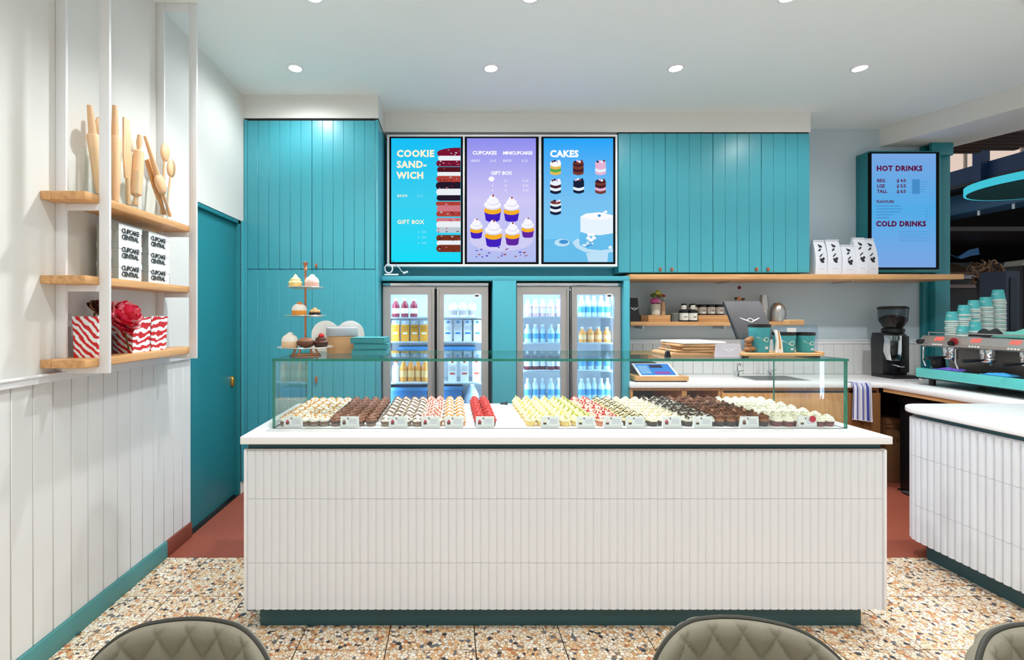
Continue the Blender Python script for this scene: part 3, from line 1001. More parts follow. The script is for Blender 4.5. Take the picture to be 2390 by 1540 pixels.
KINDS = [  # key, columns, x_first, pitch, sponge, case, frosting, topping, style, label
    ('a', 5, -0.852, 0.0505, (120, 78, 48), (150, 132, 116), (252, 244, 228), (236, 160, 44), 'dots', 'small cake with smooth white icing and orange drizzle, far left of the display'),
    ('b', 4, -0.592, 0.06, (74, 44, 32), (140, 116, 104), (142, 94, 72), (112, 68, 50), 'plain', 'small cake with thick milk chocolate frosting, second kind from the left'),
    ('c', 4, -0.335, 0.0525, (120, 84, 58), (150, 130, 112), (250, 242, 228), (118, 80, 54), 'drizzle', 'small white frosted cake with thin dark chocolate drizzle, left half of the display'),
    ('d', 2, -0.125, 0.054, (180, 120, 70), (190, 150, 110), (250, 238, 230), (220, 120, 90), 'crumb', 'small white frosted cake with pink crumbs beside the caramel cakes'),
    ('e', 2, -0.012, 0.058, (196, 140, 80), (210, 150, 90), (252, 242, 224), (222, 150, 60), 'drizzle', 'small white frosted cake with golden caramel drizzle beside the red cakes'),
    ('f', 2, 0.142, 0.058, (110, 24, 30), (90, 30, 30), (200, 40, 44), (240, 90, 80), 'crumb', 'small bright red velvet cake, right end of the left half'),
    ('g', 4, 0.405, 0.0575, (244, 206, 110), (240, 206, 130), (250, 240, 196), (252, 226, 120), 'slice', 'small pale lemon cake with a yellow slice on top'),
    ('h', 2, 0.64, 0.057, (238, 200, 110), (240, 214, 150), (246, 242, 186), (186, 190, 70), 'slice', 'small lime cake with a green slice between the lemon and raspberry cakes'),
    ('i', 2, 0.768, 0.058, (214, 120, 90), (220, 150, 120), (250, 214, 196), (206, 60, 60), 'crumb', 'small pale pink cake with red berry pieces, middle of the right half'),
    ('j', 2, 0.905, 0.057, (70, 46, 34), (60, 46, 42), (250, 232, 180), (48, 30, 24), 'drizzle', 'small cream cake with black chocolate stripes on a dark base'),
    ('k', 3, 1.026, 0.058, (74, 50, 38), (66, 54, 50), (252, 240, 206), (226, 180, 80), 'plain', 'small vanilla frosted cake with gold beads on a dark base'),
    ('l', 3, 1.205, 0.056, (62, 42, 34), (70, 58, 54), (226, 222, 206), (60, 38, 28), 'shard', 'small white frosted cake with chocolate curls on a dark base'),
    ('m', 5, 1.364, 0.0575, (58, 38, 30), (64, 52, 48), (150, 96, 64), (120, 72, 44), 'shard', 'small brown chocolate frosted cake with chocolate curls, right half'),
    ('n', 6, 1.661, 0.0535, (112, 48, 44), (130, 70, 66), (250, 244, 222), (214, 216, 170), 'plain', 'small red sponge cake with pale pistachio icing, far right of the display'),
]
CAKES = {}
ORD = ['first', 'second', 'third', 'fourth', 'fifth', 'sixth', 'seventh']
SHORT = {'a': 'orange drizzled white', 'b': 'milk chocolate frosted', 'c': 'dark drizzled white', 'd': 'pink crumbed white', 'e': 'caramel drizzled white', 'f': 'red velvet', 'g': 'pale lemon',
         'h': 'green lime', 'i': 'pink berry', 'j': 'black striped cream', 'k': 'plain vanilla', 'l': 'white chocolate curl', 'm': 'brown chocolate curl', 'n': 'pistachio iced red sponge'}
ROWS = 7
for key, n, x0, pitch, bc, wc_, fc, tc2, st, lab in KINDS:
    ms = cake_meshes(key, bc, wc_, fc, tc2, st)
    CAKES[key] = ms
    rn = random.Random(key + 'p')
    for c in range(n):
        for r in range(ROWS):
            t = thing('cupcake', '%s cake, %s row from the glass, %s column from the left' % (SHORT[key], ORD[r], ORD[c]), 'cake', (x0 + c * pitch + rn.uniform(-0.002, 0.002), 2.418 + 0.087 * r + rn.uniform(-0.003, 0.003), ZK + 0.0005), rn.uniform(-0.1, 0.1), 'cakes in the display: ' + lab.split(',')[0])
            link('sponge', ms[0], t)
            link('frosting', ms[1], t, rot=(0, 0, rn.choice((0, pi))))
            link('topping', ms[2], t, rot=(0, 0, rn.choice((0, pi))))

# price cards along the front glass
cards = [(684, 'a', 'price card in front of the orange drizzled white cakes'), (816, 'b', 'price card in front of the milk chocolate cakes'), (929, 'c', 'price card in front of the dark drizzled white cakes'),
         (1005, 'd', 'price card in front of the pink crumb cakes'), (1060, 'e', 'price card in front of the caramel cakes'), (1132, 'f', 'price card in front of the red velvet cakes'),
         (1284, 'g', 'price card in front of the lemon cakes'), (1367, 'h', 'price card in front of the lime cakes'), (1430, 'i', 'price card in front of the pink berry cakes'),
         (1483, 'j', 'price card in front of the black striped cream cakes'), (1568, 'k', 'price card in front of the vanilla cakes'), (1640, 'l', 'price card in front of the white cakes with chocolate curls'),
         (1749, 'm', 'price card in front of the brown chocolate cakes'), (1884, 'n', 'price card with a round red sticker in front of the pistachio cakes')]
for x, key, lab in cards:
    Y = 2.368
    t = thing('price_card', lab, 'price card', (PX(x, Y), Y, ZK + 0.0005), 0, 'price cards along the display glass')
    w, h = 0.092, 0.056
    part(t, 'card', MB().prism([(-0.004, 0), (0.004, 0), (0.014, 0), (0.002, h), (0.0, h)], 'x', -w / 2, w / 2), PAPER, world=False)
    m = MB()
    yq = -0.0045
    for pts, mi in (([(-0.034, 0.016), (-0.02, 0.016), (-0.018, 0.026), (-0.036, 0.026)], 0), ([(-0.037, 0.026), (-0.017, 0.026), (-0.021, 0.035), (-0.027, 0.041), (-0.033, 0.035)], 1)):
        m.poly([(a, yq + b * 0.0714, b) for a, b in pts], mi)
    for k in range(3):
        m.poly([(-0.004, yq + (0.022 + 0.008 * k) * 0.0714, 0.022 + 0.008 * k), (0.036, yq + (0.022 + 0.008 * k) * 0.0714, 0.022 + 0.008 * k), (0.036, yq + (0.025 + 0.008 * k) * 0.0714, 0.025 + 0.008 * k), (-0.004, yq + (0.025 + 0.008 * k) * 0.0714, 0.025 + 0.008 * k)], 2)
    m.poly([(-0.008 + 0.004 * cos(i * pi / 4), yq + 0.046 * 0.0714, 0.046 + 0.004 * sin(i * pi / 4)) for i in range(8)], 0)
    if key == 'n':
        m.poly([(0.026 + 0.017 * cos(i * pi / 8), yq - 0.001 + 0.042 * 0.0714, 0.043 + 0.017 * sin(i * pi / 8)) for i in range(16)], 3)
    part(t, 'print', m, [mat('ink brown', (70, 30, 30), 0.6), mat('card pic ' + key, KINDS[[k[0] for k in KINDS].index(key)][6], 0.6) if key not in 'acdek' else REDINK, GREYINK, REDINK], world=False, flat=True)
# small clips left on the counter between the two halves
tag(link('tongs_clip', MB().tube([(PX(1168, 2.98), 2.985, ZK + 0.006), (PX(1180, 2.98), 2.975, ZK + 0.008)], 0.006, 7).box(PX(1180, 2.98), PX(1184, 2.98), 2.965, 2.98, ZK, ZK + 0.018).mesh('tongs_clip', [BLACK])), 'small black clip at the back of the counter between the cake groups', 'clip')

# ================================================================ things on the glass top
ZG = GZ1 + 0.0005
cx, cy = PX(713, 2.52), 2.52
st = thing('cake_stand', 'three tier cake stand with copper stem on the glass top', 'cake stand', (cx, cy, ZG))
zt = (PZ(811, 2.52), PZ(738, 2.52), PZ(673, 2.52))
for z, r in zip(zt, (0.145, 0.107, 0.097)):
    part(st, 'plate', MB().lathe([(0.001, z - 0.004), (r * 0.6, z - 0.004), (r, z + 0.004), (r - 0.002, z + 0.007), (r * 0.6, z), (0.001, z)], 28, (cx, cy, 0)), mat('pale metal plate', (206, 200, 188), 0.25, 0.6))
part(st, 'stem', MB().cyl((cx, cy, zt[0]), 0.006, PZ(632, 2.52) - zt[0], 10), COPPER)
part(st, 'finial', MB().lathe([(0.004, 0), (0.012, 0.01), (0.006, 0.02), (0.013, 0.035), (0.012, 0.045), (0.001, 0.05)], 12, (cx, cy, PZ(632, 2.52))), COPPER)
m = MB()
for k in range(4):
    a = pi / 4 + k * pi / 2
    m.tube([(cx + 0.055 * cos(a), cy + 0.055 * sin(a), zt[0] - 0.005), (cx + 0.075 * cos(a), cy + 0.075 * sin(a), ZG + 0.004)], 0.006, 7)
m.lathe([(0.078, ZG), (0.083, ZG + 0.004), (0.078, ZG + 0.008), (0.073, ZG + 0.004), (0.078, ZG)], 24, (cx, cy, 0), cap=False)
part(st, 'foot_ring', m, COPPER)

def stand_cake(x, z, lab, kind, cols, s=1.0):
    t = thing('small_cake', lab, 'cake', (x, cy - 0.025, z), 0, 'small cakes on the tiered stand')
    mm = [mat('stand cake %d %d %d' % c, c, 0.55, var=0.1, scale=60) for c in cols]
    if kind == 'swirl':
        part(t, 'sponge', MB().lathe([(0.026 * s, 0), (0.033 * s, 0.012 * s), (0.034 * s, 0.022 * s), (0.02 * s, 0.026 * s)], 16), mm[0], world=False)
        part(t, 'frosting', MB().lathe([(0.03 * s, 0.02 * s), (0.035 * s, 0.03 * s), (0.026 * s, 0.038 * s), (0.027 * s, 0.046 * s), (0.015 * s, 0.055 * s), (0.007 * s, 0.068 * s), (0.0001, 0.075 * s)], 18, wob=lambda t_, j: 1 + 0.08 * cos(5 * t_ + j)), mm[1], world=False)
    elif kind == 'dome':
        part(t, 'sponge', MB().lathe([(0.032 * s, 0), (0.037 * s, 0.014 * s), (0.036 * s, 0.03 * s), (0.02 * s, 0.034 * s)], 16), mm[0], world=False)
        part(t, 'frosting', MB().lathe([(0.036 * s, 0.028 * s), (0.037 * s, 0.036 * s), (0.03 * s, 0.052 * s), (0.016 * s, 0.062 * s), (0.0001, 0.066 * s)], 18), mm[1], world=False)
    elif kind == 'tart':
        part(t, 'case', MB().lathe([(0.026 * s, 0), (0.036 * s, 0.022 * s), (0.034 * s, 0.022 * s), (0.024 * s, 0.01 * s)], 18, wob=lambda t_, j: 1 + 0.04 * cos(12 * t_)), mm[0], world=False)
        f = MB()
        for k in range(6):
            f.ball((0.019 * s * cos(k), 0.019 * s * sin(k), 0.026 * s), 0.014 * s, 8, 5)
        f.ball((0, 0, 0.036 * s), 0.016 * s, 8, 5)
        part(t, 'filling', f, mm[1], world=False)
    else:
        part(t, 'bun', MB().ball((0, 0, 0.026), 0.03, 14, 8, sc=(1.25 * s, 1.0, 0.85)), mm[0], world=False)
        part(t, 'icing', MB().ball((0, -0.002, 0.035), 0.026, 14, 8, sc=(1.2 * s, 1.0, 0.8)), mm[1], world=False)
    if len(mm) > 2:
        part(t, 'topping', MB().ball((0.004, -0.008, 0.062 * s), 0.012 * s, 8, 5, sc=(1.3, 1, 0.9)), mm[2], world=False)
    return t
stand_cake(cx - 0.045, zt[2] + 0.0005, 'yellow swirled cake on the top tier of the stand', 'swirl', ((240, 206, 130), (244, 230, 160)))
stand_cake(cx + 0.042, zt[2] + 0.0005, 'pink domed cake on the top tier of the stand', 'dome', ((236, 186, 170), (246, 226, 220), (250, 238, 235)))
stand_cake(cx - 0.025, zt[1] + 0.0005, 'white meringue tart with orange top on the middle tier', 'dome', ((232, 150, 56), (246, 238, 226), (222, 130, 50)), 1.05)
stand_cake(cx + 0.057, zt[1] + 0.0005, 'dark chocolate tart with white eggs on the middle tier', 'tart', ((52, 34, 28), (226, 186, 130)), 0.9)
stand_cake(cx - 0.075, zt[0] + 0.0005, 'cream meringue bun on the bottom tier of the stand', 'dome', ((234, 200, 160), (246, 236, 222), (250, 244, 236)), 1.15)
stand_cake(cx + 0.01, zt[0] + 0.0005, 'chocolate iced bun in the middle of the bottom tier', 'bun', ((104, 64, 46), (176, 124, 96)), 1.3)
stand_cake(cx + 0.09, zt[0] + 0.0005, 'chocolate cake topped with a red strawberry on the bottom tier', 'swirl', ((58, 34, 28), (92, 52, 42), (214, 36, 40)), 1.05)

# card with two lobes, kraft box, stack of teal boxes
t = thing('lobed_card', 'white card with a double rounded top behind the kraft box', 'card', (-0.682, 2.83, ZG))
r = 0.084
pts = [(-0.158, 0.0), (0.158, 0.0)]
cL = 0.074
for sgn in (1, -1):
    for i in range(13):
        a = (0 if sgn > 0 else 0.22 * pi) + (0.78 * pi) * i / 12
        pts.append((sgn * cL + r * cos(a), 0.1 + r * sin(a)))
part(t, 'card', MB().prism(pts, 'y', -0.002, 0.002), PAPER, world=False)
part(t, 'card_foot', MB().prism([(0.0, 0.0), (0.05, 0.0), (0.0, 0.1)], 'x', -0.05, 0.05), KRAFT, world=False)
t = thing('cake_box', 'kraft cake box with a pale grey lid beside the cake stand', 'box', (-0.6, 2.735, ZG), 0.0)
t.rotation_euler = (0, 0, 0.35)
part(t, 'box_body', B(-0.115, 0.045, -0.06, 0.07, 0, 0.098), KRAFT, 0.002, world=False)
part(t, 'lid', B(-0.118, 0.048, -0.063, 0.073, 0.0982, 0.145), GREYC, 0.002, world=False)
part(t, 'logo', MB().box(0.0005 + 0.045, 0.0462, -0.03, 0.04, 0.03, 0.045), KRAFTD, world=False)
for k in range(3):
    c = [(205, 0.0), (200, 0.03), (195, -0.02)][k]
    z = ZG + 0.032 * k
    t = thing('flat_box', ['turquoise flat cake box at the bottom of the stack beside the kraft box', 'turquoise flat cake box in the middle of the stack beside the kraft box', 'turquoise flat cake box on top of the stack beside the kraft box'][k], 'box', (-0.445 + c[1] * 0.2, 2.62, z), c[1] * 2, 'turquoise flat boxes on the glass top')
    part(t, 'box_body', B(-0.092, 0.092, -0.09, 0.09, 0, 0.0295), TURQ, 0.004, world=False)
    part(t, 'lid_flap', B(-0.0925, 0.0925, -0.0925, 0.06, 0.0297, 0.0312), mat('turquoise lid', (70, 160, 166), 0.45), world=False)

# wings emblem (flat lettering-like mark): two feather wings and a ring
def wings(m, cx_, z_, w, y, mi=0, full=True, place=None):
    P_ = place or (lambda a, b: (cx_ + a, y, z_ + b))
    s_ = w / 2
    lw = [(-1.0, 0.36), (-0.93, 0.3), (-0.62, 0.16), (-0.3, 0.02), (-0.1, -0.12), (-0.2, -0.14), (-0.42, -0.06), (-0.72, 0.1), (-0.9, 0.22)]
    m.poly([P_(a * s_, b * s_) for a, b in lw], mi)
    if full:
        m.poly([P_(-a * s_, b * s_) for a, b in reversed(lw)], mi)
    n = 16
    ro, ri = 0.3 * s_, 0.23 * s_
    ring = []
    for i in range(n):
        t0, t1 = 2 * pi * i / n, 2 * pi * (i + 1) / n
        m.poly([P_(ro * cos(t0), -0.0 * s_ + ro * sin(t0) * 0.8), P_(ro * cos(t1), ro * sin(t1) * 0.8), P_(ri * cos(t1), ri * sin(t1) * 0.8), P_(ri * cos(t0), ri * sin(t0) * 0.8)], mi)

# stack of paper bags, small sign, order tablet, oak tray with tubs
sheets = [(1546, 1640, 0.02, KRAFT), (1560, 1668, 0.012, KRAFT), (1570, 1672, 0.014, KRAFT), (1566, 1660, 0.016, KRAFT), (1568, 1666, 0.012, PAPER)]
z = ZG
for k, (a, b, h, mm) in enumerate(sheets):
    D = 2.6
    t = thing('paper_bag', ['lowest kraft paper bag of the flat stack on the glass top', 'second kraft paper bag from the bottom of the flat stack', 'middle kraft paper bag of the flat stack on the glass top', 'upper kraft paper bag just under the white one', 'white paper bag on top of the flat kraft stack'][k], 'paper bag', (PX((a + b) / 2, D), D + 0.01, z), [0.02, -0.05, 0.04, -0.03, 0.06][k], 'flat paper bags stacked on the glass top')
    w = (b - a) / F * D / 2
    part(t, 'sheet', MB().prism([(-w, 0), (w, 0), (w + 0.004, h * 0.5), (w * 0.96, h * 0.95), (0, h), (-w * 0.98, h * 0.9), (-w - 0.004, h * 0.4)], 'y', -0.12, 0.12), mm, 0.002, world=False)
    part(t, 'folded_flap', B(-w * 0.95, w * 0.95, -0.124, -0.10, h * 0.2, h * 0.75), mm, 0.002, world=False)
    z += h + 0.0006
t = thing('bag_clip', 'black spring clip standing left of the paper bag stack', 'clip', (PX(1548, 2.5), 2.45, ZG))
part(t, 'jaw', MB().prism([(-0.012, 0), (0.012, 0), (0.006, 0.03), (-0.006, 0.03)], 'y', -0.012, 0.012), BLACK, world=False)
part(t, 'lever', MB().tube([(-0.005, 0, 0.028), (-0.012, 0, 0.055), (0.0, 0, 0.062), (0.012, 0, 0.055), (0.005, 0, 0.028)], 0.002, 5), CHROME, world=False)
Y = 2.44
t = thing('tent_sign', 'small pale sign with white wings standing on the glass top', 'sign', (PX(1703, Y), Y, ZG))
part(t, 'card', MB().prism([(0, 0), (0.03, 0), (0.016, 0.068), (0.014, 0.068)], 'x', -0.064, 0.064), mat('pale lilac card', (200, 196, 206), 0.5), world=False)
m = MB()
wings(m, 0, 0, 0.066, 0, place=lambda a, b: (a, -0.0008 + (b + 0.036) * 0.206, b + 0.036))
part(t, 'wings_mark', m, PAPER, world=False, flat=True)
# leaning order tablet seen from the back
t = thing('order_tablet', 'charcoal tablet back with white wings emblem leaning on its stand', 'tablet', (1.71, 2.72, ZG))
p0, p1 = (2.64, 1.36), (2.775, 1.572)
m = MB()
dy, dz = p1[0] - p0[0], p1[1] - p0[1]
L_ = sqrt(dy * dy + dz * dz)
ny, nz = -dz / L_, dy / L_
m.prism([p0, p1, (p1[0] - ny * 0.012, p1[1] - nz * 0.012), (p0[0] - ny * 0.012, p0[1] - nz * 0.012)], 'x', 1.608, 1.816)
part(t, 'shell', m, CHAR, 0.003)
part(t, 'edge_strip', MB().prism([(p0[0] + ny * 0.002, p0[1] + nz * 0.002), (p1[0] + ny * 0.002, p1[1] + nz * 0.002), (p1[0] - ny * 0.014, p1[1] - nz * 0.014), (p0[0] - ny * 0.014, p0[1] - nz * 0.014)], 'x', 1.599, 1.608), BLACK, 0.002)
m = MB()
def tp(a, b):
    f = (b + 0.118) / L_
    return (1.713 + a, p0[0] + dy * f + ny * 0.0012, p0[1] + dz * f + nz * 0.0012)
wings(m, 0, 0, 0.118, 0, place=tp)
part(t, 'wings_mark', m, PAPER, flat=True)
part(t, 'stand_post', MB().tube([(1.71, 2.74, ZG + 0.006), (1.71, 2.745, 1.47)], 0.014, 10), STEEL)
part(t, 'stand_foot', MB().lathe([(0.07, ZG), (0.07, ZG + 0.006), (0.02, ZG + 0.012)], 20, (1.71, 2.74, 0)), BLACK)

t = thing('oak_tray', 'oak tray carrying the teal tubs on the glass top', 'tray', (PX(1826, 2.5), 2.5, ZG))
D = 2.42
xa, xb = PX(1733, D), PX(1918, D)
part(t, 'board', B(xa, xb, 2.40, 2.585, ZG + 0.008, ZG + 0.022), OAK, 0.004)
for a in (xa + 0.02, xb - 0.02):
    part(t, 'foot', B(a - 0.012, a + 0.012, 2.42, 2.57, ZG, ZG + 0.008), BLACK)
part(t, 'end_lip', B(xb - 0.012, xb, 2.40, 2.585, ZG + 0.022, ZG + 0.03), OAK, 0.003)
ZT = ZG + 0.0225
TUBM = mat('teal tub paper', (62, 156, 164), 0.45, var=0.04)
def tub(x0, x1, ytop, lab):
    D = 2.44
    w = (x1 - x0) / F * D / 2
    h = PZ(ytop, D) - ZT
    t = thing('teal_tub', lab, 'tub', (PX((x0 + x1) / 2, D), D + w, ZT), 0, 'teal tubs on the oak tray')
    part(t, 'tub_body', MB().lathe([(w * 0.82, 0), (w * 0.97, h - 0.016)], 24), TUBM, world=False)
    part(t, 'lid', MB().lathe([(w * 0.98, h - 0.016), (w, h - 0.014), (w, h), (w * 0.9, h), (w * 0.88, h - 0.006), (0.001, h - 0.006)], 24), BLACK, world=False)
    m = MB()
    def pl(a, b):
        z = h * 0.46 + b
        rr = w * (0.82 + 0.15 * z / (h - 0.016)) + 0.0008
        th = -pi / 2 + (a + 0.008) / rr
        return (rr * cos(th), rr * sin(th), z)
    wings(m, 0, 0, w * 1.9, 0, full=False, place=pl)
    part(t, 'wings_mark', m, mat('cream mark', (244, 240, 214), 0.5), world=False, flat=True)
    part(t, 'label_text', MB().poly([pl(-0.006, -h * 0.34), pl(0.012, -h * 0.34), pl(0.012, -h * 0.25), pl(-0.006, -h * 0.25)]), PAPER, world=False, flat=True)
tub(1764, 1811, 757, 'tall teal tub with black lid, largest on the oak tray')
tub(1823, 1872, 776, 'short teal tub with black lid in the middle of the oak tray')
tub(1873, 1915, 776, 'short teal tub with black lid at the right end of the oak tray')
t = thing('biscuit_pouch', 'clear pouch of brown biscuits left of the tall teal tub', 'pouch', (PX(1749, 2.48), 2.48, ZT))
part(t, 'pouch', MB().lathe([(0.034, 0), (0.041, 0.03), (0.04, 0.085), (0.03, 0.103), (0.01, 0.108)], 16), PLASTIC, world=False)
for k, (dx, dy_, dz_) in enumerate(((-0.01, 0, 0.014), (0.012, -0.004, 0.018), (0.0, 0.008, 0.04), (-0.008, -0.004, 0.062), (0.012, 0.004, 0.07))):
    part(t, 'biscuit', MB().ball((dx, dy_, dz_), 0.019, 9, 6, sc=(1, 0.9, 0.7)), mat('biscuit', (190, 130, 84), 0.8, var=0.2, scale=60), world=False)
t = thing('biscuit_pouch', 'white and amber pouch standing between the tall and the middle tub', 'pouch', (PX(1817, 2.43), 2.43, ZT))
part(t, 'pouch', MB().prism([(-0.016, 0), (0.018, 0), (0.012, 0.06), (-0.002, 0.11), (-0.018, 0.12), (-0.008, 0.06)], 'y', -0.012, 0.012), PAPER, 0.003, world=False)
part(t, 'amber_strip', MB().prism([(-0.004, 0.02), (0.004, 0.02), (0.0, 0.07), (-0.008, 0.115), (-0.012, 0.115), (-0.006, 0.06)], 'y', -0.0135, -0.0122), mat('amber syrup', (214, 140, 50), 0.3), world=False)
D = 2.66
t = thing('clear_box', 'clear plastic box with a white card lying behind the short tubs', 'box', (PX(1866, D), D + 0.03, ZG))
part(t, 'box_body', B(-0.09, 0.09, -0.05, 0.05, 0.0, 0.16), PLASTIC, 0.004, world=False)
part(t, 'card', MB().box(-0.085, -0.035, -0.0525, -0.0505, 0.085, 0.145), PAPER, world=False)
part(t, 'wood_block', B(-0.04, 0.05, 0.0, 0.045, 0.1605, 0.19), OAK, 0.002, world=False)

# ================================================================ fridges
YG = 4.15
INT = mat('fridge lining', (238, 242, 246), 0.5, var=0.02)
LED = emis('fridge led', (222, 240, 255), 34)
FGL = glass('fridge door glass', (232, 244, 252), 1.4)
def fridge(dx, lab, shelves):
    """dx: pixel x of [left, door1 right, door2 left, right], glass columns"""
    l, d1r, d2l, r_, g1, g2 = dx
    x0, x1 = PX(l, YG), PX(r_, YG)
    t = thing('display_fridge', lab, 'fridge', ((x0 + x1) / 2, 4.42, 0), 0, 'glass door fridges')
    zt_ = 1.772
    part(t, 'cabinet_body', MB().box(x0, x0 + 0.02, 4.2, 4.69, 0.1, zt_).box(x1 - 0.02, x1, 4.2, 4.69, 0.1, zt_).box(x0 + 0.02, x1 - 0.02, 4.66, 4.69, 0.1, zt_)
         .box(x0 + 0.02, x1 - 0.02, 4.2, 4.66, 0.1, 0.16).box(x0 + 0.02, x1 - 0.02, 4.2, 4.66, zt_ - 0.05, zt_), INT)
    part(t, 'plinth', B(x0, x1, 4.22, 4.69, 0, 0.099), BLACK)
    part(t, 'top_trim', B(x0, x1, YG - 0.006, 4.2, PZ(667, YG), PZ(660, YG)), CHROME, 0.002)
    for sh in shelves:
        part(t, 'wire_shelf', B(x0 + 0.022, x1 - 0.022, 4.24, 4.655, sh - 0.012, sh), mat('white wire shelf', (210, 222, 230), 0.4))
    xm = (PX(d1r, YG) + PX(d2l, YG)) / 2
    part(t, 'mullion', B(xm - 0.012, xm + 0.012, 4.2, 4.23, 0.16, zt_ - 0.05), BLACK)
    for a in (x0 + 0.021, x1 - 0.041, xm - 0.010):
        part(t, 'led_strip', B(a, a + 0.02, 4.232, 4.24, 0.2, 1.68), LED)
    part(t, 'ceiling_led', B(x0 + 0.05, x1 - 0.05, 4.25, 4.28, zt_ - 0.06, zt_ - 0.052), LED)
    zb, ztop = 0.14, PZ(668.5, YG)
    for (a, b, g) in ((l + 0.5, d1r, g1), (d2l, r_ - 0.5, g2)):
        A, Bx, G0, G1 = PX(a, YG), PX(b, YG), PX(g[0], YG), PX(g[1], YG)
        Z0, Z1 = 0.24, PZ(687, YG)
        m = MB().box(A, G0, YG, 4.195, zb, ztop).box(G1, Bx, YG, 4.195, zb, ztop).box(G0, G1, YG, 4.195, Z1, ztop).box(G0, G1, YG, 4.195, zb, Z0)
        d = part(t, 'door', m, STEELD)
        part(d, 'glass_pane', B(G0, G1, YG + 0.012, YG + 0.018, Z0, Z1), FGL)
        hx = Bx - 0.012 if a < 1000 and b < 1100 or (a > 1190 and b < 1340) else A + 0.006
        part(d, 'handle', MB().box(hx - 0.006, hx + 0.008, YG - 0.02, YG - 0.001, 0.3, ztop - 0.02), STEEL, 0.003)
    return t
SH1 = (1.47, 1.25, 0.88, 0.55)
SH2 = (1.475, 1.24, 0.99, 0.72)
f1 = fridge((893, 1014, 1020, 1140, (911, 998), (1036, 1124)), 'steel double door fridge with juice and milk, nearer the tall cabinet', SH1)
f2 = fridge((1206, 1328, 1334, 1450, (1221, 1309), (1347, 1434)), 'steel double door fridge full of bottled drinks, right of the teal panel', SH2)
t = f1
for f_, (a, b) in ((f1, (1104, 1122)), (f2, (1412, 1432))):
    part(f_, 'maker_badge', MB().lathe([(0.032, 0), (0.032, 0.002)], 16, (PX((a + b) / 2, YG), YG + 0.0, PZ(690, YG)), sy=0.6, axis='y').lathe([(0.018, 0.0021), (0.018, 0.003)], 12, (PX((a + b) / 2, YG), YG + 0.0, PZ(690, YG)), m=1, sy=0.5, axis='y'), [WHITE, CHAR])

BOT = {}
def bottle_proto(key, body_c, cap_c, h, r, label_c=None, clear=True):
    prof = [(r * 0.9, 0), (r, 0.006), (r, h * 0.58), (r * 0.92, h * 0.66), (r * 0.42, h * 0.84), (r * 0.4, h * 0.9)]
    bm_ = mat('drink ' + key, body_c, 0.15, var=0.04)
    b = MB().lathe(prof, 14).mesh('bottle_body', bm_)
    c = MB().lathe([(r * 0.46, h * 0.88), (r * 0.46, h), (0.001, h)], 12).mesh('cap', mat('cap ' + key, cap_c, 0.4))
    l = MB().lathe([(r + 0.0005, h * 0.2), (r + 0.0005, h * 0.48)], 14).mesh('drink_label', mat('drink label ' + key, label_c, 0.5)) if label_c else None
    BOT[key] = (b, c, l)
def carton_proto(key, body_c, top_c, mark_c, w, d, h):
    m = MB().box(-w / 2, w / 2, -d / 2, d / 2, 0, h * 0.8)
    m.prism([(-d / 2, h * 0.8), (d / 2, h * 0.8), (0.004, h * 0.96), (0.004, h), (-0.004, h), (-0.004, h * 0.96)], 'x', -w / 2, w / 2, 1)
    b = m.mesh('carton_body', [mat('carton ' + key, body_c, 0.5, var=0.03), mat('carton top ' + key, top_c, 0.5)])
    k = MB().box(-w * 0.3, w * 0.3, -d / 2 - 0.001, -d / 2, h * 0.34, h * 0.42).box(-w * 0.36, w * 0.36, -d / 2 - 0.001, -d / 2, h * 0.5, h * 0.72, 1)
    c = k.mesh('print', [mat('carton mark ' + key, mark_c, 0.5), mat('carton panel ' + key, tuple(int(v * 0.86) for v in body_c), 0.5)])
    p = MB().lathe([(0.011, h * 0.86), (0.011, h * 0.95), (0.001, h * 0.95)], 10, (0, -d * 0.26, 0)).mesh('cap', mat('carton cap ' + key, mark_c, 0.4))
    BOT[key] = (b, c, p)
bottle_proto('red', (130, 30, 50), (236, 240, 244), 0.17, 0.034, (240, 240, 244))
bottle_proto('pink', (206, 170, 180), (244, 246, 250), 0.155, 0.033, (236, 238, 246))
bottle_proto('water', (190, 220, 236), (240, 246, 250), 0.165, 0.032, (90, 160, 206))
bottle_proto('clear', (206, 232, 244), (246, 250, 252), 0.19, 0.031, (84, 164, 210))
bottle_proto('berry', (112, 22, 44), (240, 244, 250), 0.16, 0.033, (232, 236, 244))
bottle_proto('orange', (232, 150, 56), (240, 246, 250), 0.21, 0.034, (240, 190, 120))
bottle_proto('amber', (236, 160, 84), (236, 244, 250), 0.14, 0.034, (244, 196, 140))
bottle_proto('milk', (246, 246, 244), (226, 90, 40), 0.2, 0.036, (240, 240, 240))
carton_proto('juice', (232, 158, 40), (214, 228, 236), (240, 240, 240), 0.072, 0.07, 0.19)
carton_proto('milk_blue', (226, 228, 230), (232, 236, 238), (40, 120, 190), 0.076, 0.07, 0.195)
carton_proto('milk_red', (228, 228, 226), (232, 236, 238), (206, 70, 50), 0.076, 0.07, 0.2)
ORDF = ['leftmost', 'second from left', 'third from left', 'fourth from left', 'fifth from left']
def row(key, x0, x1, n, sh, lab, grp, y=4.34, nm='drink_bottle', cat='bottle'):
    a, b = PX(x0, y), PX(x1, y)
    for k in range(n):
        t = thing(nm, lab if n == 1 else lab + ', ' + ORDF[k], cat, (a + (b - a) * (k + 0.5) / n, y + 0.01 * ((k * 7) % 3 - 1), sh + 0.0005), 0.0, grp)
        for nm_, me in zip(('body', 'cap' if 'milk_' not in key and key != 'juice' else 'print', 'drink_label' if 'milk_' not in key and key != 'juice' else 'cap'), BOT[key]):
            if me:
                link(nm_, me, t)
row('red', 914, 976, 3, SH1[0], 'red drink bottle, top shelf of left fridge', 'red bottles in the left fridge')
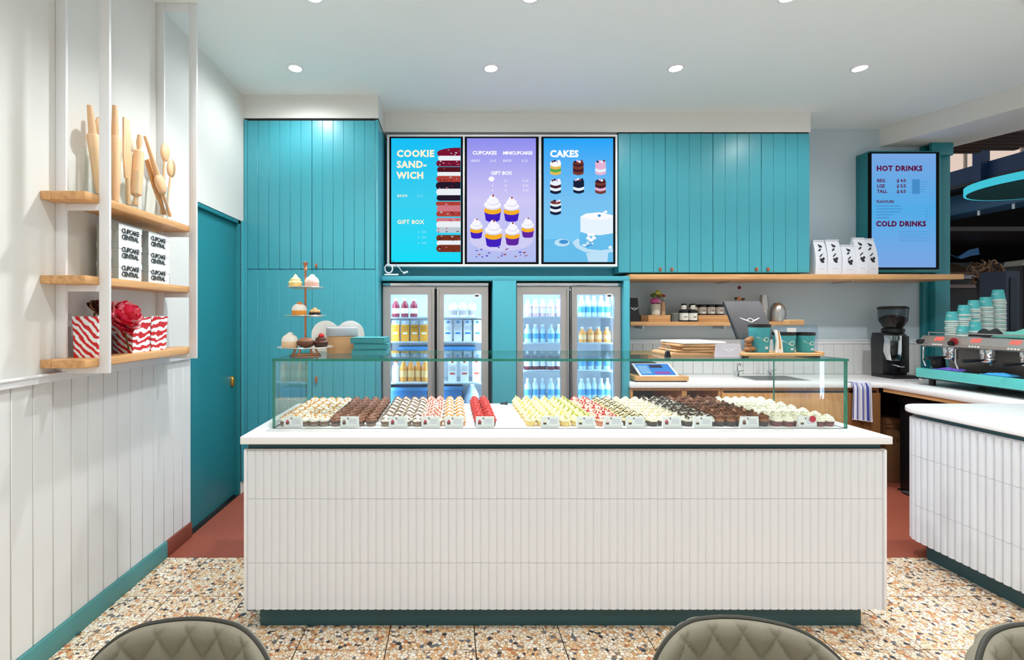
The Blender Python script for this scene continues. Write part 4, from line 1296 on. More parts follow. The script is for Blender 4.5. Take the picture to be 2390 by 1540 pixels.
row('juice', 913, 1001, 4, SH1[1], 'orange juice carton on the second shelf of the left fridge', 'juice cartons in the left fridge', nm='juice_carton', cat='carton')
row('orange', 934, 1001, 4, SH1[2], 'orange juice bottle, third shelf of left fridge', 'orange bottles in the left fridge')
row('milk', 914, 934, 1, SH1[2], 'white milk bottle beside the orange bottles in the left fridge', 'milk bottle')
row('milk_blue', 1034, 1126, 4, SH1[1], 'blue marked milk carton, second shelf of left fridge', 'blue marked milk cartons', nm='milk_carton', cat='carton')
row('milk_red', 1042, 1126, 3, SH1[2], 'red marked milk carton, third shelf of left fridge', 'red marked milk cartons', nm='milk_carton', cat='carton')
row('pink', 1222, 1312, 5, SH2[0], 'pale pink drink bottle on the top shelf of the right fridge', 'pink bottles in the right fridge')
row('water', 1222, 1312, 5, SH2[1], 'clear bottle, second shelf, left door of right fridge', 'clear bottles behind the left door')
row('berry', 1222, 1312, 5, SH2[2], 'dark berry drink bottle, third shelf of right fridge', 'berry bottles in the right fridge')
row('clear', 1222, 1312, 5, SH2[3], 'tall clear water bottle, lowest shelf behind left door', 'water bottles behind the left door')
row('clear', 1349, 1425, 5, SH2[0], 'tall clear water bottle, top shelf behind the right door', 'water bottles on the top shelf')
row('amber', 1349, 1425, 4, SH2[1], 'amber drink bottle behind the right door of the right fridge', 'amber bottles in the right fridge')
row('water', 1349, 1425, 4, SH2[2], 'clear bottle, third shelf, right door of right fridge', 'clear bottles behind the right door')
row('clear', 1349, 1425, 5, SH2[3], 'tall clear water bottle, lowest shelf behind right door', 'water bottles behind the right door')
# cups on the top shelf and crates low down in the left fridge
for k in range(3):
    y = 4.36
    t = thing('dome_cup', 'dome lidded white cup, top shelf of left fridge, ' + ORDF[k], 'cup', (PX(1058 + 22 * k, y), y, SH1[0] + 0.0005), 0, 'dome lidded cups')
    part(t, 'cup_body', MB().lathe([(0.03, 0), (0.04, 0.085)], 16), mat('cup white', (234, 238, 242), 0.5), world=False)
    part(t, 'dome_lid', MB().lathe([(0.042, 0.085), (0.04, 0.1), (0.028, 0.122), (0.012, 0.13), (0.001, 0.131)], 16), PAPER, world=False)
    part(t, 'sleeve', MB().lathe([(0.0335, 0.02), (0.038, 0.062)], 16), mat('sleeve', (160, 150, 150), 0.6), world=False)
CRATE = mat('blue crate', (44, 110, 164), 0.35, var=0.1)
for (a, b, sh, lab, hh, yy_) in ((913, 1000, SH1[3], 'blue plastic crate at the bottom left of the left fridge', 0.28, 4.44), (1034, 1080, SH1[3], 'blue plastic crate at the bottom right of the left fridge', 0.29, 4.44),
                            (930, 1000, SH1[2] + 0.23, 'blue tray of bottles under the juice cartons', 0.08, 4.56), (1034, 1108, SH1[2] + 0.23, 'blue tray under the milk cartons', 0.08, 4.56)):
    t = thing('crate', lab, 'crate', (PX((a + b) / 2, yy_), yy_, sh + 0.0005), 0, 'blue crates in the left fridge')
    w = PX(b, yy_) - PX(a, yy_)
    d_ = 0.14 if hh > 0.2 else 0.08
    part(t, 'crate_body', MB().box(-w / 2, w / 2, -d_, -d_ + 0.008, 0, hh).box(-w / 2, w / 2, d_ - 0.008, d_, 0, hh).box(-w / 2, -w / 2 + 0.008, -d_, d_, 0, hh).box(w / 2 - 0.008, w / 2, -d_, d_, 0, hh).box(-w / 2, w / 2, -d_, d_, 0, 0.008), CRATE, world=False)
    part(t, 'rim', MB().box(-w / 2 - 0.003, w / 2 + 0.003, -d_ - 0.004, -d_, hh - 0.03, hh), mat('crate rim', (70, 140, 190), 0.35), world=False)
    if hh < 0.2:   # hung tray rests on a bracket
        part(t, 'bracket', B(-w / 2, w / 2, d_, d_ + 0.015, -0.02, 0.02), STEEL, world=False)
t = thing('water_sack', 'clear plastic wrapped pack at the bottom of the left fridge', 'pack', (PX(1100, 4.36), 4.36, SH1[3] + 0.0005))
part(t, 'wrap', MB().lathe([(0.06, 0), (0.075, 0.06), (0.07, 0.2), (0.04, 0.27), (0.02, 0.29)], 14, wob=lambda t_, j: 1 + 0.06 * cos(5 * t_ + j)), mat('frosted wrap', (206, 230, 244), 0.25), world=False)
part(t, 'tie', MB().lathe([(0.022, 0.285), (0.026, 0.292), (0.03, 0.31)], 10), PAPER, world=False)

# ================================================================ back bench
ZB = 0.905
YBn = 4.06
XE = PX(1472, YBn)
XJ = 3.70
bw = MB().prism([(XE, YBn), (XJ, YBn), (XJ, 2.85), (4.6, 2.85), (4.6, 4.69), (XE, 4.69)], 'z', ZB - 0.043, ZB)
bwo = link('bench_worktop', bw.mesh('bench_worktop', STONE, 0.003))
tag(bwo, 'white L shaped bench top running along the back wall to the coffee machine', 'worktop')
def cab(name, lab, x0, x1, y0, y1, openings, doors, mats=OAKZ):
    t = thing(name, lab, 'cabinet', ((x0 + x1) / 2, (y0 + y1) / 2, 0), 0, 'oak bench cabinets')
    z1 = ZB - 0.0435
    m = MB().box(x0, x0 + 0.02, y0, y1, 0.08, z1).box(x1 - 0.02, x1, y0, y1, 0.08, z1).box(x0 + 0.02, x1 - 0.02, y1 - 0.02, y1, 0.08, z1)
    m.box(x0 + 0.02, x1 - 0.02, y0, y1 - 0.02, z1 - 0.025, z1).box(x0 + 0.02, x1 - 0.02, y0, y1 - 0.02, 0.08, 0.1)
    part(t, 'carcass', m, mats)
    part(t, 'plinth', B(x0, x1, y0 + 0.05, y1, 0, 0.08), REDS)
    if not doors:
        part(t, 'shelf', B(x0 + 0.021, x1 - 0.021, y0 + 0.02, y1 - 0.021, 0.45, 0.468), mats)
        part(t, 'lining', MB().box(x0 + 0.021, x1 - 0.021, y1 - 0.03, y1 - 0.021, 0.1, z1 - 0.026), CHAR)
    for a, b in doors:
        part(t, 'door', B(a + 0.001, b - 0.001, y0 - 0.018, y0, 0.1, z1 - 0.045), mats, 0.001)
    if doors:
        part(t, 'finger_gap_shade', B(x0 + 0.02, x1 - 0.02, y0 - 0.001, y0 + 0.002, z1 - 0.045, z1 - 0.026), BLACK)  # black strip painting the shade of the gap above the doors
    return t
y0, y1 = YBn + 0.02, 4.69
cab('bench_cabinet', 'open oak bench cubby under the order screen', PX(1472, y0), PX(1597, y0), y0, y1, True, [])
cab('bench_cabinet', 'narrow open oak bench cubby left of the oak doors', PX(1597.5, y0), PX(1682, y0), y0, y1, True, [])
xs = [PX(v, y0) for v in (1683, 1780, 1880, 1975)]
cab('bench_cabinet', 'oak bench cabinet with plain doors under the sink', xs[0], xs[3], y0, y1, False, [(xs[0], xs[1]), (xs[1], xs[2]), (xs[2], xs[3])])
xs = [PX(1976, y0), PX(2010, y0), XJ - 0.005]
cab('bench_cabinet', 'darker oak bench cabinet behind the hanging tea towel', xs[0], xs[2], y0, y1, False, [(xs[0], xs[1]), (xs[1], xs[2])], wood('brown oak', (120, 80, 46), (150, 104, 62), 'Z'))
# right-hand bench: apron, cabinet and dark recess
t = thing('bench_cabinet', 'oak cabinet under the coffee machine at the right edge', 'cabinet', (4.1, 3.2, 0), 0, 'oak bench cabinets')
part(t, 'carcass', B(XJ + 0.03, 4.5, 2.86, 3.5, 0.08, ZB - 0.075), OAKY)
part(t, 'plinth', B(XJ + 0.08, 4.5, 2.86, 3.5, 0, 0.079), REDS)
part(t, 'apron', B(XJ + 0.012, XJ + 0.03, 2.86, YBn - 0.002, ZB - 0.075, ZB - 0.044), OAKY)
part(t, 'drawer_front', B(XJ + 0.01, XJ + 0.029, 2.87, 3.49, 0.45, ZB - 0.078), OAKY, 0.002)
t = thing('recess_lining', 'dark brown panels lining the recess under the bench beside the bin', 'lining', (4.1, 4.3, 0))
part(t, 'back_panel', B(XJ, 4.5, 4.6, 4.62, 0, ZB - 0.045), DWOOD)
part(t, 'side_panel', B(4.48, 4.5, 3.501, 4.599, 0, ZB - 0.045), DWOOD)
part(t, 'cross_rail', B(XJ + 0.05, 4.46, 3.52, 3.54, ZB - 0.16, ZB - 0.046), mat('grey brown rail', (84, 72, 64), 0.7))
# low wall behind the machine
struct('wall_low', B(4.62, 4.72, 2.6, 4.56, 0, 1.0), TEALD, 0.003)

# sink and taps
t = thing('sink', 'steel sink set into the white bench top', 'sink', (PX(1800, 4.36), 4.36, ZB))
xa, xb = PX(1752, 4.3), PX(1868, 4.3)
part(t, 'rim', MB().box(xa - 0.02, xb + 0.02, 4.2, 4.22, ZB + 0.0002, ZB + 0.004).box(xa - 0.02, xb + 0.02, 4.5, 4.52, ZB + 0.0002, ZB + 0.004).box(xa - 0.02, xa, 4.22, 4.5, ZB + 0.0002, ZB + 0.004).box(xb, xb + 0.02, 4.22, 4.5, ZB + 0.0002, ZB + 0.004), STEEL)
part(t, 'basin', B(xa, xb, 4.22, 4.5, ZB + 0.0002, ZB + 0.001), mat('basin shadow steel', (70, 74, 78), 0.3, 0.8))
def tap(x, y, h, lab, reach=0.12):
    t = thing('tap', lab, 'tap', (x, y, ZB), 0, 'bench taps')
    part(t, 'tap_base', MB().cyl((0, 0, 0), 0.022, 0.05, 14), CHROME, world=False)
    part(t, 'spout', MB().tube([(0, 0, 0.04), (0, 0, h * 0.8), (0, -reach * 0.15, h * 0.95), (0, -reach * 0.5, h), (0, -reach * 0.9, h * 0.95), (0, -reach, h * 0.8)], 0.012, 9), CHROME, world=False)
    part(t, 'lever', MB().tube([(0.02, 0, 0.045), (0.06, -0.01, 0.06)], 0.006, 7), CHROME, world=False)
tap(PX(1796, 4.56), 4.56, 0.24, 'tall chrome tap behind the sink')
tap(PX(1719, 4.5), 4.5, 0.12, 'short chrome tap left of the sink', 0.08)

# order screen on an oak board
D = 4.2
t = thing('oak_board', 'oak board on the bench carrying the order screen', 'board', (PX(1533, D), 4.22, ZB))
part(t, 'board', B(PX(1473, D), PX(1595, D), 4.1, 4.33, ZB + 0.012, ZB + 0.05), OAK, 0.004)
for a in (1478, 1590):
    part(t, 'foot', B(PX(a, D) - 0.012, PX(a, D) + 0.012, 4.12, 4.3, ZB + 0.0005, ZB + 0.012), BLACK)
t = thing('order_screen', 'white edged touch screen leaning back on the oak board', 'screen', (PX(1525, D), 4.2, ZB + 0.0505))
zb_, zt2 = ZB + 0.052, PZ(848, 4.32)
q0, q1 = (4.13, zb_), (4.33, zt2)
def sl(x0, x1, f0, f1, o0, o1, m, mi=0):
    """slab on the leaning plane"""
    d_ = Vector((q1[0] - q0[0], q1[1] - q0[1])); n_ = Vector((-d_.y, d_.x)).normalized()
    P4 = [Vector(q0) + d_ * f0 + n_ * o0, Vector(q0) + d_ * f1 + n_ * o0, Vector(q0) + d_ * f1 + n_ * o1, Vector(q0) + d_ * f0 + n_ * o1]
    return m.prism([(p.x, p.y) for p in P4], 'x', x0, x1, mi)
xa, xb = PX(1487, 4.2), PX(1577, 4.2)
part(t, 'shell', sl(xa, xb, 0, 1, 0, -0.012, MB()), WHITE, 0.002)
m = MB()
sl(xa + 0.02, xb - 0.02, 0.06, 0.94, 0.0012, 0, m, 0)
sl(xa + 0.14, xb - 0.09, 0.62, 0.86, 0.002, 0.0012, m, 1)
sl(xa + 0.15, xb - 0.06, 0.14, 0.32, 0.002, 0.0012, m, 2)
sl(xa + 0.03, xa + 0.12, 0.16, 0.8, 0.002, 0.0012, m, 3)
part(t, 'display', m, [E((70, 150, 236)), E((60, 60, 90)), E((170, 90, 190)), E((140, 196, 244))])
part(t, 'prop', MB().box((xa + xb) / 2 - 0.03, (xa + xb) / 2 + 0.03, 4.28, 4.32, ZB + 0.052, zt2 - 0.05), BLACK)
t = thing('till_box', 'black cash drawer box at the left end of the bench', 'box', (PX(1490, 4.5), 4.5, ZB))
part(t, 'box_body', B(PX(1474, 4.5), PX(1520, 4.5), 4.38, 4.62, ZB + 0.0005, PZ(843, 4.5)), BLACK, 0.004)
part(t, 'drawer_line', B(PX(1478, 4.5), PX(1516, 4.5), 4.376, 4.38, ZB + 0.06, ZB + 0.1), CHAR, 0.001)

# ================================================================ long oak shelf, bags
sh = thing('wall_shelf', 'long oak shelf under the teal wall cabinets', 'shelf', (3.1, 4.48, 1.835))
part(sh, 'board', B(PX(1470, 4.25), PX(2250, 4.25), 4.25, 4.69, 1.812, 1.858), OAK, 0.003)
for a in (1700, 1980):
    part(sh, 'bracket', B(PX(a, 4.5) - 0.006, PX(a, 4.5) + 0.006, 4.45, 4.69, 1.80, 1.812), STEEL)
BAGM = mat('white coffee bag', (226, 228, 236), 0.4, var=0.04, scale=14)
for k, (a, b, yt_, lean) in enumerate(((1894, 1922, 563, 0), (1922, 1955, 562, 0.004), (1955, 1989, 574, 0.01), (1988, 2016, 557, -0.004), (2012, 2040, 559, -0.01))):
    D = 4.36 + (0.05 if k == 4 else 0)
    x0, x1 = PX(a, D), PX(b, D)
    h = PZ(yt_, D) - 1.859
    lab = ['white coffee bag with a flower print, leftmost beside the teal cabinet', 'white coffee bag with a flower print, second from the teal cabinet', 'shortest white coffee bag, folded top, middle of the row', 'tallest white coffee bag with a flower print in the row', 'white coffee bag turned sideways, nearest the blue drinks screen'][k]
    t = thing('coffee_bag', lab, 'coffee bag', ((x0 + x1) / 2, D, 1.859), 0, 'white coffee bags on the long shelf')
    w = (x1 - x0) / 2 - 0.001
    m = MB()
    vs, fs_ = [], []
    nz_ = 8
    for j in range(nz_ + 1):
        f = j / nz_
        dep = 0.045 * (1 - f ** 3 * 0.85) + 0.006 * sin(3.1 * f)
        ww = w * (1 - 0.06 * f * f)
        off = lean * f
        vs += [(-ww + off, -dep, h * f), (-ww * 0.5 + off, -dep * 1.12, h * f), (ww * 0.5 + off, -dep * 1.12, h * f), (ww + off, -dep, h * f), (ww + off, dep, h * f), (-ww + off, dep, h * f)]
    for j in range(nz_):
        for i in range(6):
            fs_.append((j * 6 + i, j * 6 + (i + 1) % 6, j * 6 + 6 + (i + 1) % 6, j * 6 + 6 + i))
    fs_ += [tuple(range(6)), tuple(range(nz_ * 6, nz_ * 6 + 6))]
    m.add(vs, fs_)
    part(t, 'bag', m, BAGM, world=False)
    part(t, 'folded_top', MB().box(-w * 0.95 + lean, w * 0.95 + lean, -0.016, 0.012, h - 0.002, h + 0.008), BAGM, 0.002, world=False)
    p = MB()
    for (cx_, cz_, rr) in ((0.0, 0.3, 0.016), (-0.012, 0.34, 0.010), (0.013, 0.36, 0.011), (-0.008, 0.46, 0.013), (0.012, 0.52, 0.010), (-0.014, 0.62, 0.012), (0.002, 0.72, 0.013), (-0.010, 0.76, 0.009)):
        zc = h * (cz_ + 0.1)
        f = zc / h
        dep = (0.045 * (1 - f ** 3 * 0.85) + 0.006 * sin(3.1 * f)) * 1.12 + 0.0015
        n_ = 8
        p.poly([(cx_ * 0.9 + lean * f + rr * 1.05 * cos(2 * pi * i / n_ + cz_ * 9) * (1 + 0.3 * (i % 2)), -dep - 0.0006 + 0.15 * max(0, rr * sin(2 * pi * i / n_)) * (1 if f > 0.5 else 0.3), zc + rr * 1.25 * sin(2 * pi * i / n_)) for i in range(n_)])
    p.box(-w * 0.4, w * 0.4, -0.0535, -0.053, h * 0.16, h * 0.175, 1)
    part(t, 'flower_print', p, [INK, GREYINK], world=False)

# ================================================================ small oak shelf with jars
ss = thing('small_shelf', 'short oak shelf with jars above the bench', 'shelf', (PX(1600, 4.45), 4.57, 1.41))
part(ss, 'board', B(PX(1472, 4.45), PX(1842, 4.45), 4.45, 4.69, PZ(760, 4.45), PZ(750.5, 4.45)), OAK, 0.003)
ZS = PZ(750.5, 4.45) + 0.0005
part(ss, 'bracket', B(PX(1500, 4.5), PX(1503, 4.5), 4.5, 4.69, ZS - 0.07, ZS - 0.04), STEEL)
part(ss, 'bracket', B(PX(1690, 4.5), PX(1693, 4.5), 4.5, 4.69, ZS - 0.07, ZS - 0.04), STEEL)
D = 4.5
t = thing('tent_sign', 'black tent sign with a white wing at the left end of the small shelf', 'sign', (PX(1480, D), D, ZS))
part(t, 'card', MB().prism([(-0.05, 0), (0.052, 0), (0.03, 0.225), (-0.05, 0.225)], 'y', -0.01, 0.01), BLACK, world=False)
m = MB()
wings(m, 0, 0, 0.11, 0, place=lambda a, b: (0.0 + a * 0.7, -0.0105, 0.12 + b), full=True)
part(t, 'wings_mark', m, PAPER, world=False, flat=True)
def crate(x0, x1, yt_, lab, D=4.52, mm=OAK, dep=0.1):
    a, b = PX(x0, D), PX(x1, D)
    h = PZ(yt_, D) - ZS
    t = thing('wood_box', lab, 'box', ((a + b) / 2, D + dep / 2, ZS), 0, 'wooden boxes on the small shelf')
    w = (b - a) / 2
    part(t, 'side', B(-w, w, -dep / 2, -dep / 2 + 0.01, 0, h), mm, 0.001, world=False)
    part(t, 'side', B(-w, w, dep / 2 - 0.01, dep / 2, 0, h), mm, 0.001, world=False)
    part(t, 'end', B(-w, -w + 0.01, -dep / 2 + 0.0101, dep / 2 - 0.0101, 0, h), mm, world=False)
    part(t, 'end', B(w - 0.01, w, -dep / 2 + 0.0101, dep / 2 - 0.0101, 0, h), mm, world=False)
    part(t, 'inside', B(-w + 0.0102, w - 0.0102, -dep / 2 + 0.0102, dep / 2 - 0.0102, 0, h - 0.001), mm, world=False)
    return ZS + h
crate(1496, 1512, 735, 'small dark wooden block beside the black tent sign', mm=wood('umber block', (110, 74, 40), (130, 90, 50), 'X'))
zv = crate(1513, 1565, 735, 'oak box under the flower vase')
zj = crate(1630, 1708, 735, 'oak box under the row of jars')
t = thing('grey_canister', 'small grey canister between the oak box and the stacked jars', 'canister', (PX(1575, 4.53), 4.53, ZS))
part(t, 'body', MB().lathe([(0.034, 0), (0.036, 0.004), (0.036, 0.07)], 20), mat('sage grey', (108, 114, 110), 0.5), world=False)
part(t, 'lid', MB().lathe([(0.037, 0.0702), (0.037, 0.08), (0.03, 0.084), (0.001, 0.084)], 20), mat('sage lid', (122, 128, 124), 0.5), world=False)
# vase and flowers
t = thing('vase', 'cream vase on the oak box', 'vase', (PX(1530, 4.57), 4.57, zv + 0.0005))
part(t, 'vase_body', MB().lathe([(0.038, 0), (0.043, 0.01), (0.047, 0.09), (0.044, 0.1), (0.04, 0.1), (0.042, 0.09), (0.036, 0.012), (0.001, 0.01)], 20), mat('cream ceramic', (232, 222, 204), 0.4), world=False)
part(t, 'rim', MB().lathe([(0.044, 0.1), (0.046, 0.104), (0.042, 0.106), (0.04, 0.1)], 20), mat('cream ceramic', (232, 222, 204)), world=False)
t = thing('small_vase', 'narrow beige vase beside the cream vase', 'vase', (PX(1544, 4.57) + 0.012, 4.56, zv + 0.0005))
part(t, 'vase_body', MB().lathe([(0.016, 0), (0.019, 0.01), (0.019, 0.1), (0.013, 0.125), (0.012, 0.125), (0.016, 0.1), (0.001, 0.01)], 14), mat('beige ceramic', (214, 176, 140), 0.5), world=False)
part(t, 'rim', MB().lathe([(0.013, 0.125), (0.015, 0.128), (0.012, 0.13)], 14), mat('beige ceramic', (214, 176, 140)), world=False)
def bouquet(x, y, z, spec, lab, st_c=(70, 90, 40)):
    t = thing('flower_bunch', lab, 'flowers', (x, y, z))
    rn = random.Random(lab)
    for (dx, dz, r, c) in spec:
        m = MB()
        for k in range(9):
            a, e = rn.uniform(0, 6.28), rn.uniform(-0.3, 1.2)
            m.ball((dx + r * 0.6 * cos(a) * cos(e), r * 0.5 * sin(a) * cos(e), dz + r * 0.6 * sin(e)), r * 0.5, 7, 4, sc=(1, 0.8, 0.8))
        part(t, 'flower_head', m, mat('petal %d %d %d' % c, c, 0.6, var=0.2, scale=60), world=False)
        part(t, 'stem', MB().tube([(dx * 0.2, 0, 0.01), (dx * 0.5, 0, dz * 0.5), (dx, 0, dz)], 0.003, 5), mat('stem %d' % st_c[0], st_c, 0.6), world=False)
    return t
bouquet(PX(1530, 4.57), 4.565, zv + 0.02, [(-0.012, 0.11, 0.042, (222, 90, 160)), (0.02, 0.1, 0.034, (236, 150, 190)), (0.012, 0.185, 0.04, (190, 190, 80)), (0.045, 0.16, 0.032, (150, 100, 50)),
                                           (0.075, 0.16, 0.022, (160, 70, 40)), (-0.02, 0.165, 0.03, (90, 110, 50)), (0.085, 0.135, 0.014, (190, 220, 226))], 'mixed pink, green and brown flowers in the cream vase')
# jars with black lids
JB = (MB().lathe([(0.03, 0.006), (0.037, 0.012), (0.038, 0.07), (0.035, 0.076)], 18).mesh('jar_body', mat('jar white', (232, 228, 216), 0.3)),
      MB().lathe([(0.0385, 0.076), (0.0385, 0.1), (0.001, 0.1)], 18).mesh('lid', BLACK),
      MB().lathe([(0.0375, 0.0), (0.0375, 0.012), (0.001, 0.012)], 18).mesh('foot_band', BLACK),
      MB().box(-0.012, 0.012, -0.0392, -0.0372, 0.036, 0.046).mesh('jar_label', mat('jar label', (150, 140, 126), 0.6)))
def jar(x, y, z, lab, s=1.0):
    t = thing('jar', lab, 'jar', (x, y, z), 0, 'white jars with black lids')
    for nm_, me in zip(('jar_body', 'lid', 'foot_band', 'jar_label'), JB):
        link(nm_, me, t)
    t.scale = (s, s, s)
for k in range(2):
    jar(PX(1596 + 21 * k, 4.5), 4.5, ZS, ['left white jar of the front pair on the small shelf', 'right white jar of the front pair on the small shelf'][k], 1.08)
    jar(PX(1596 + 21 * k, 4.5), 4.5, ZS + 0.11, ['upper left white jar of the stacked front pair', 'upper right white jar of the stacked front pair'][k], 0.6)
for k in range(4):
    jar(PX(1620 + 20.5 * k, 4.57), 4.585, (zj if k else zj) + 0.0005, ['first', 'second', 'third', 'fourth'][k] + ' white jar from the left in the back row on the oak box', 1.02)
bouquet(PX(1725, 4.6), 4.6, ZS + 0.001, [(0, 0.215, 0.026, (226, 150, 110)), (0.04, 0.21, 0.02, (110, 60, 36)), (-0.035, 0.22, 0.018, (50, 70, 40))], 'dried peach flowers behind the order tablet')
t = thing('wall_sticker', 'tiny dark red round button on the wall above the jars', 'button', (PX(1727, 4.69), 4.698, PZ(671, 4.69)))
part(t, 'cap', MB().lathe([(0.014, 0), (0.014, 0.006), (0.001, 0.01)], 14, axis='y'), mat('dark red', (120, 16, 22), 0.4), world=False)
part(t, 'plate', MB().lathe([(0.018, -0.001), (0.018, 0.0005)], 14, axis='y'), mat('dark red plate', (96, 12, 18), 0.5), world=False)
# steel shaker and jug at the right end of the small shelf
t = thing('steel_shaker', 'tall steel shaker tins behind the order tablet', 'shaker', (PX(1789, 4.5), 4.54, ZS))
part(t, 'lower_tin', MB().lathe([(0.03, 0), (0.044, 0.12), (0.046, 0.125)], 18), STEEL, world=False)
part(t, 'upper_tin', MB().lathe([(0.043, 0.122), (0.031, 0.255), (0.001, 0.255)], 18), STEEL, world=False)
t = thing('milk_jug', 'round steel milk jug turned upside down beside the shaker', 'jug', (PX(1820, 4.5), 4.53, ZS))
part(t, 'jug_body', MB().lathe([(0.062, 0), (0.066, 0.02), (0.066, 0.09), (0.058, 0.14), (0.03, 0.178), (0.001, 0.182)], 20), STEEL, world=False)
part(t, 'handle', MB().tube([(0.06, 0, 0.12), (0.09, 0, 0.11), (0.095, 0, 0.05), (0.066, 0, 0.03)], 0.006, 7), STEEL, world=False)

# ================================================================ coffee corner
AQUA = mat('aqua enamel', (92, 196, 192), 0.3, var=0.03)
XM, Y0m, Y1m = 3.92, 3.0, 3.985
ZM = 0.97
em = thing('espresso_machine', 'large espresso machine with an aqua front panel on the right bench', 'espresso machine', (4.2, 3.5, ZB))
part(em, 'front_panel', B(XM, XM + 0.03, Y0m, Y1m, ZM, ZM + 0.078), AQUA, 0.006)
part(em, 'base_frame', B(XM + 0.031, 4.5, Y0m, Y1m, ZM - 0.012, ZM + 0.06), BLACK)
part(em, 'drip_tray', B(XM + 0.031, 4.2, Y0m + 0.01, Y1m - 0.01, ZM + 0.0605, ZM + 0.07), mat('drip grid', (60, 56, 54), 0.35, 0.5))
for a, b in ((Y0m + 0.06, 4.0), (Y1m - 0.06, 4.0), (Y0m + 0.06, 4.42), (Y1m - 0.06, 4.42)):
    part(em, 'foot', MB().cyl((b, a, ZB + 0.0005), 0.022, ZM - 0.0125 - ZB, 10), BLACK)
part(em, 'back_body', B(4.2, 4.59, Y0m, Y1m, ZM + 0.0605, 1.24), mat('machine grey', (128, 122, 118), 0.35, 0.4), 0.004)
m = MB().prism([(XM + 0.06, 1.228), (4.59, 1.228), (4.59, 1.318), (XM + 0.06, 1.318), (XM + 0.012, 1.262), (XM + 0.012, 1.24)], 'y', Y0m, Y1m)
part(em, 'head_body', m, mat('machine steel', (176, 170, 164), 0.3, 0.6), 0.003)
part(em, 'cup_rail', MB().tube([(XM + 0.09, Y0m + 0.03, 1.322), (XM + 0.09, Y0m + 0.03, 1.345), (XM + 0.09, Y1m - 0.02, 1.345), (XM + 0.09, Y1m - 0.02, 1.322)], 0.005, 7), STEEL)
RED = emis('red digits', (255, 96, 84), 1.6)
for k, yc in enumerate((3.82, 3.55, 3.3)):
    g = MB()
    g.lathe([(0.042, 1.17), (0.046, 1.2), (0.046, 1.228)], 18, (XM + 0.12, yc, 0))
    part(em, 'group_head', g, CHROME)
    h = MB().lathe([(0.04, 1.135), (0.044, 1.145), (0.044, 1.168)], 18, (XM + 0.12, yc, 0))
    h.tube([(XM + 0.08, yc, 1.15), (XM + 0.02, yc + 0.01, 1.145), (XM - 0.05, yc + 0.02, 1.14)], [0.008, 0.012, 0.014], 8, 1)
    h.tube([(XM + 0.12, yc - 0.01, 1.135), (XM + 0.12, yc - 0.02, 1.11)], 0.008, 7)
    part(em, 'portafilter', h, [CHROME, BLACK])
    d = MB().text('000', XM + 0.024, yc + 0.045, 1.282, 0.045, 0, 0.02, facing='-x')
    # tilt the digits onto the sloped fascia
    d.v = [(XM + 0.012 + (v[2] - 1.262) / 0.056 * 0.048 - 0.0025, v[1], v[2]) for v in d.v]
    part(em, 'digit_display', d, RED, flat=True)
    bt = MB()
    for j in range(4):
        bt.lathe([(0.006, 0), (0.006, 0.006)], 8, (XM + 0.008, yc - 0.03 + 0.02 * j, 1.251), axis='x')
    part(em, 'button_row', bt, PAPER)
for k, yc in enumerate((3.93, 3.68)):
    part(em, 'steam_wand', MB().tube([(XM + 0.05, yc, 1.235), (XM + 0.01, yc, 1.22), (XM - 0.01, yc - 0.02, 1.12), (XM + 0.0, yc - 0.03, 1.07)], 0.006, 7), CHROME)
    part(em, 'steam_knob', MB().cyl((XM - 0.012, yc + 0.02, 1.268), 0.02, 0.04, 12, axis='x'), BLACK)
part(em, 'gauge', MB().lathe([(0.028, 0), (0.028, 0.012), (0.001, 0.012)], 18, (XM + 0.005, 3.69, 1.283), axis='x'), mat('gauge red', (150, 30, 40), 0.4))
# cloths on the drip tray
def cloth(x, y, z, lx, ly, c, lab, seed):
    rn = random.Random(seed)
    n = 10
    vs, fs_ = [], []
    for i in range(n + 1):
        for j in range(n + 1):
            u, v = i / n * 2 - 1, j / n * 2 - 1
            e = max(0, 1 - (u * u + v * v) ** 2 * 0.7)
            vs.append((u * lx / 2, v * ly / 2, 0.003 + e * 0.022 * (0.65 + 0.35 * sin(5 * u + seed) * cos(4 * v + seed * 2))))
    for i in range(n):
        for j in range(n):
            a = i * (n + 1) + j
            fs_.append((a, a + n + 1, a + n + 2, a + 1))
    t = thing('cloth', lab, 'cloth', (x, y, z))
    o = part(t, 'folded_cloth', MB().add(vs, fs_), mat('cloth %d' % seed, c, 0.85, var=0.12, scale=50), world=False)
    part(t, 'hem', MB().tube([(-lx / 2, -ly / 2, 0.004), (-lx / 2, ly / 2, 0.004)], 0.003, 5), mat('cloth %d' % seed, c), world=False)
cloth(3.99, 3.76, ZM + 0.0785, 0.1, 0.19, (112, 92, 200), 'purple cloth on the drip tray of the espresso machine', 3)
cloth(3.99, 3.42, ZM + 0.0785, 0.11, 0.19, (60, 160, 222), 'bright blue cloth on the drip tray of the espresso machine', 5)
# black cloth and teal cloth on top beside the cups
cloth(4.13, 3.62, 1.3195, 0.16, 0.15, (26, 26, 30), 'black cloth heaped on top of the espresso machine', 8)
cloth(4.14, 3.4, 1.3195, 0.2, 0.24, (92, 164, 150), 'sea green cloth heaped on top of the espresso machine', 11)
for o in COL.objects:
    if o.name.startswith('cloth') and o.location.z > 1.3:
        o.scale = (1, 1, 3.0)
t = thing('knock_jug', 'black milk jug standing on the far end of the drip tray', 'jug', (4.03, 3.9, ZM + 0.0705))
part(t, 'jug_body', MB().lathe([(0.036, 0), (0.042, 0.02), (0.036, 0.085), (0.039, 0.095), (0.036, 0.095), (0.032, 0.08), (0.001, 0.01)], 16), BLACK, world=False)
part(t, 'handle', MB().tube([(-0.036, 0, 0.08), (-0.062, 0, 0.075), (-0.062, 0, 0.035), (-0.04, 0, 0.025)], 0.005, 7), BLACK, world=False)
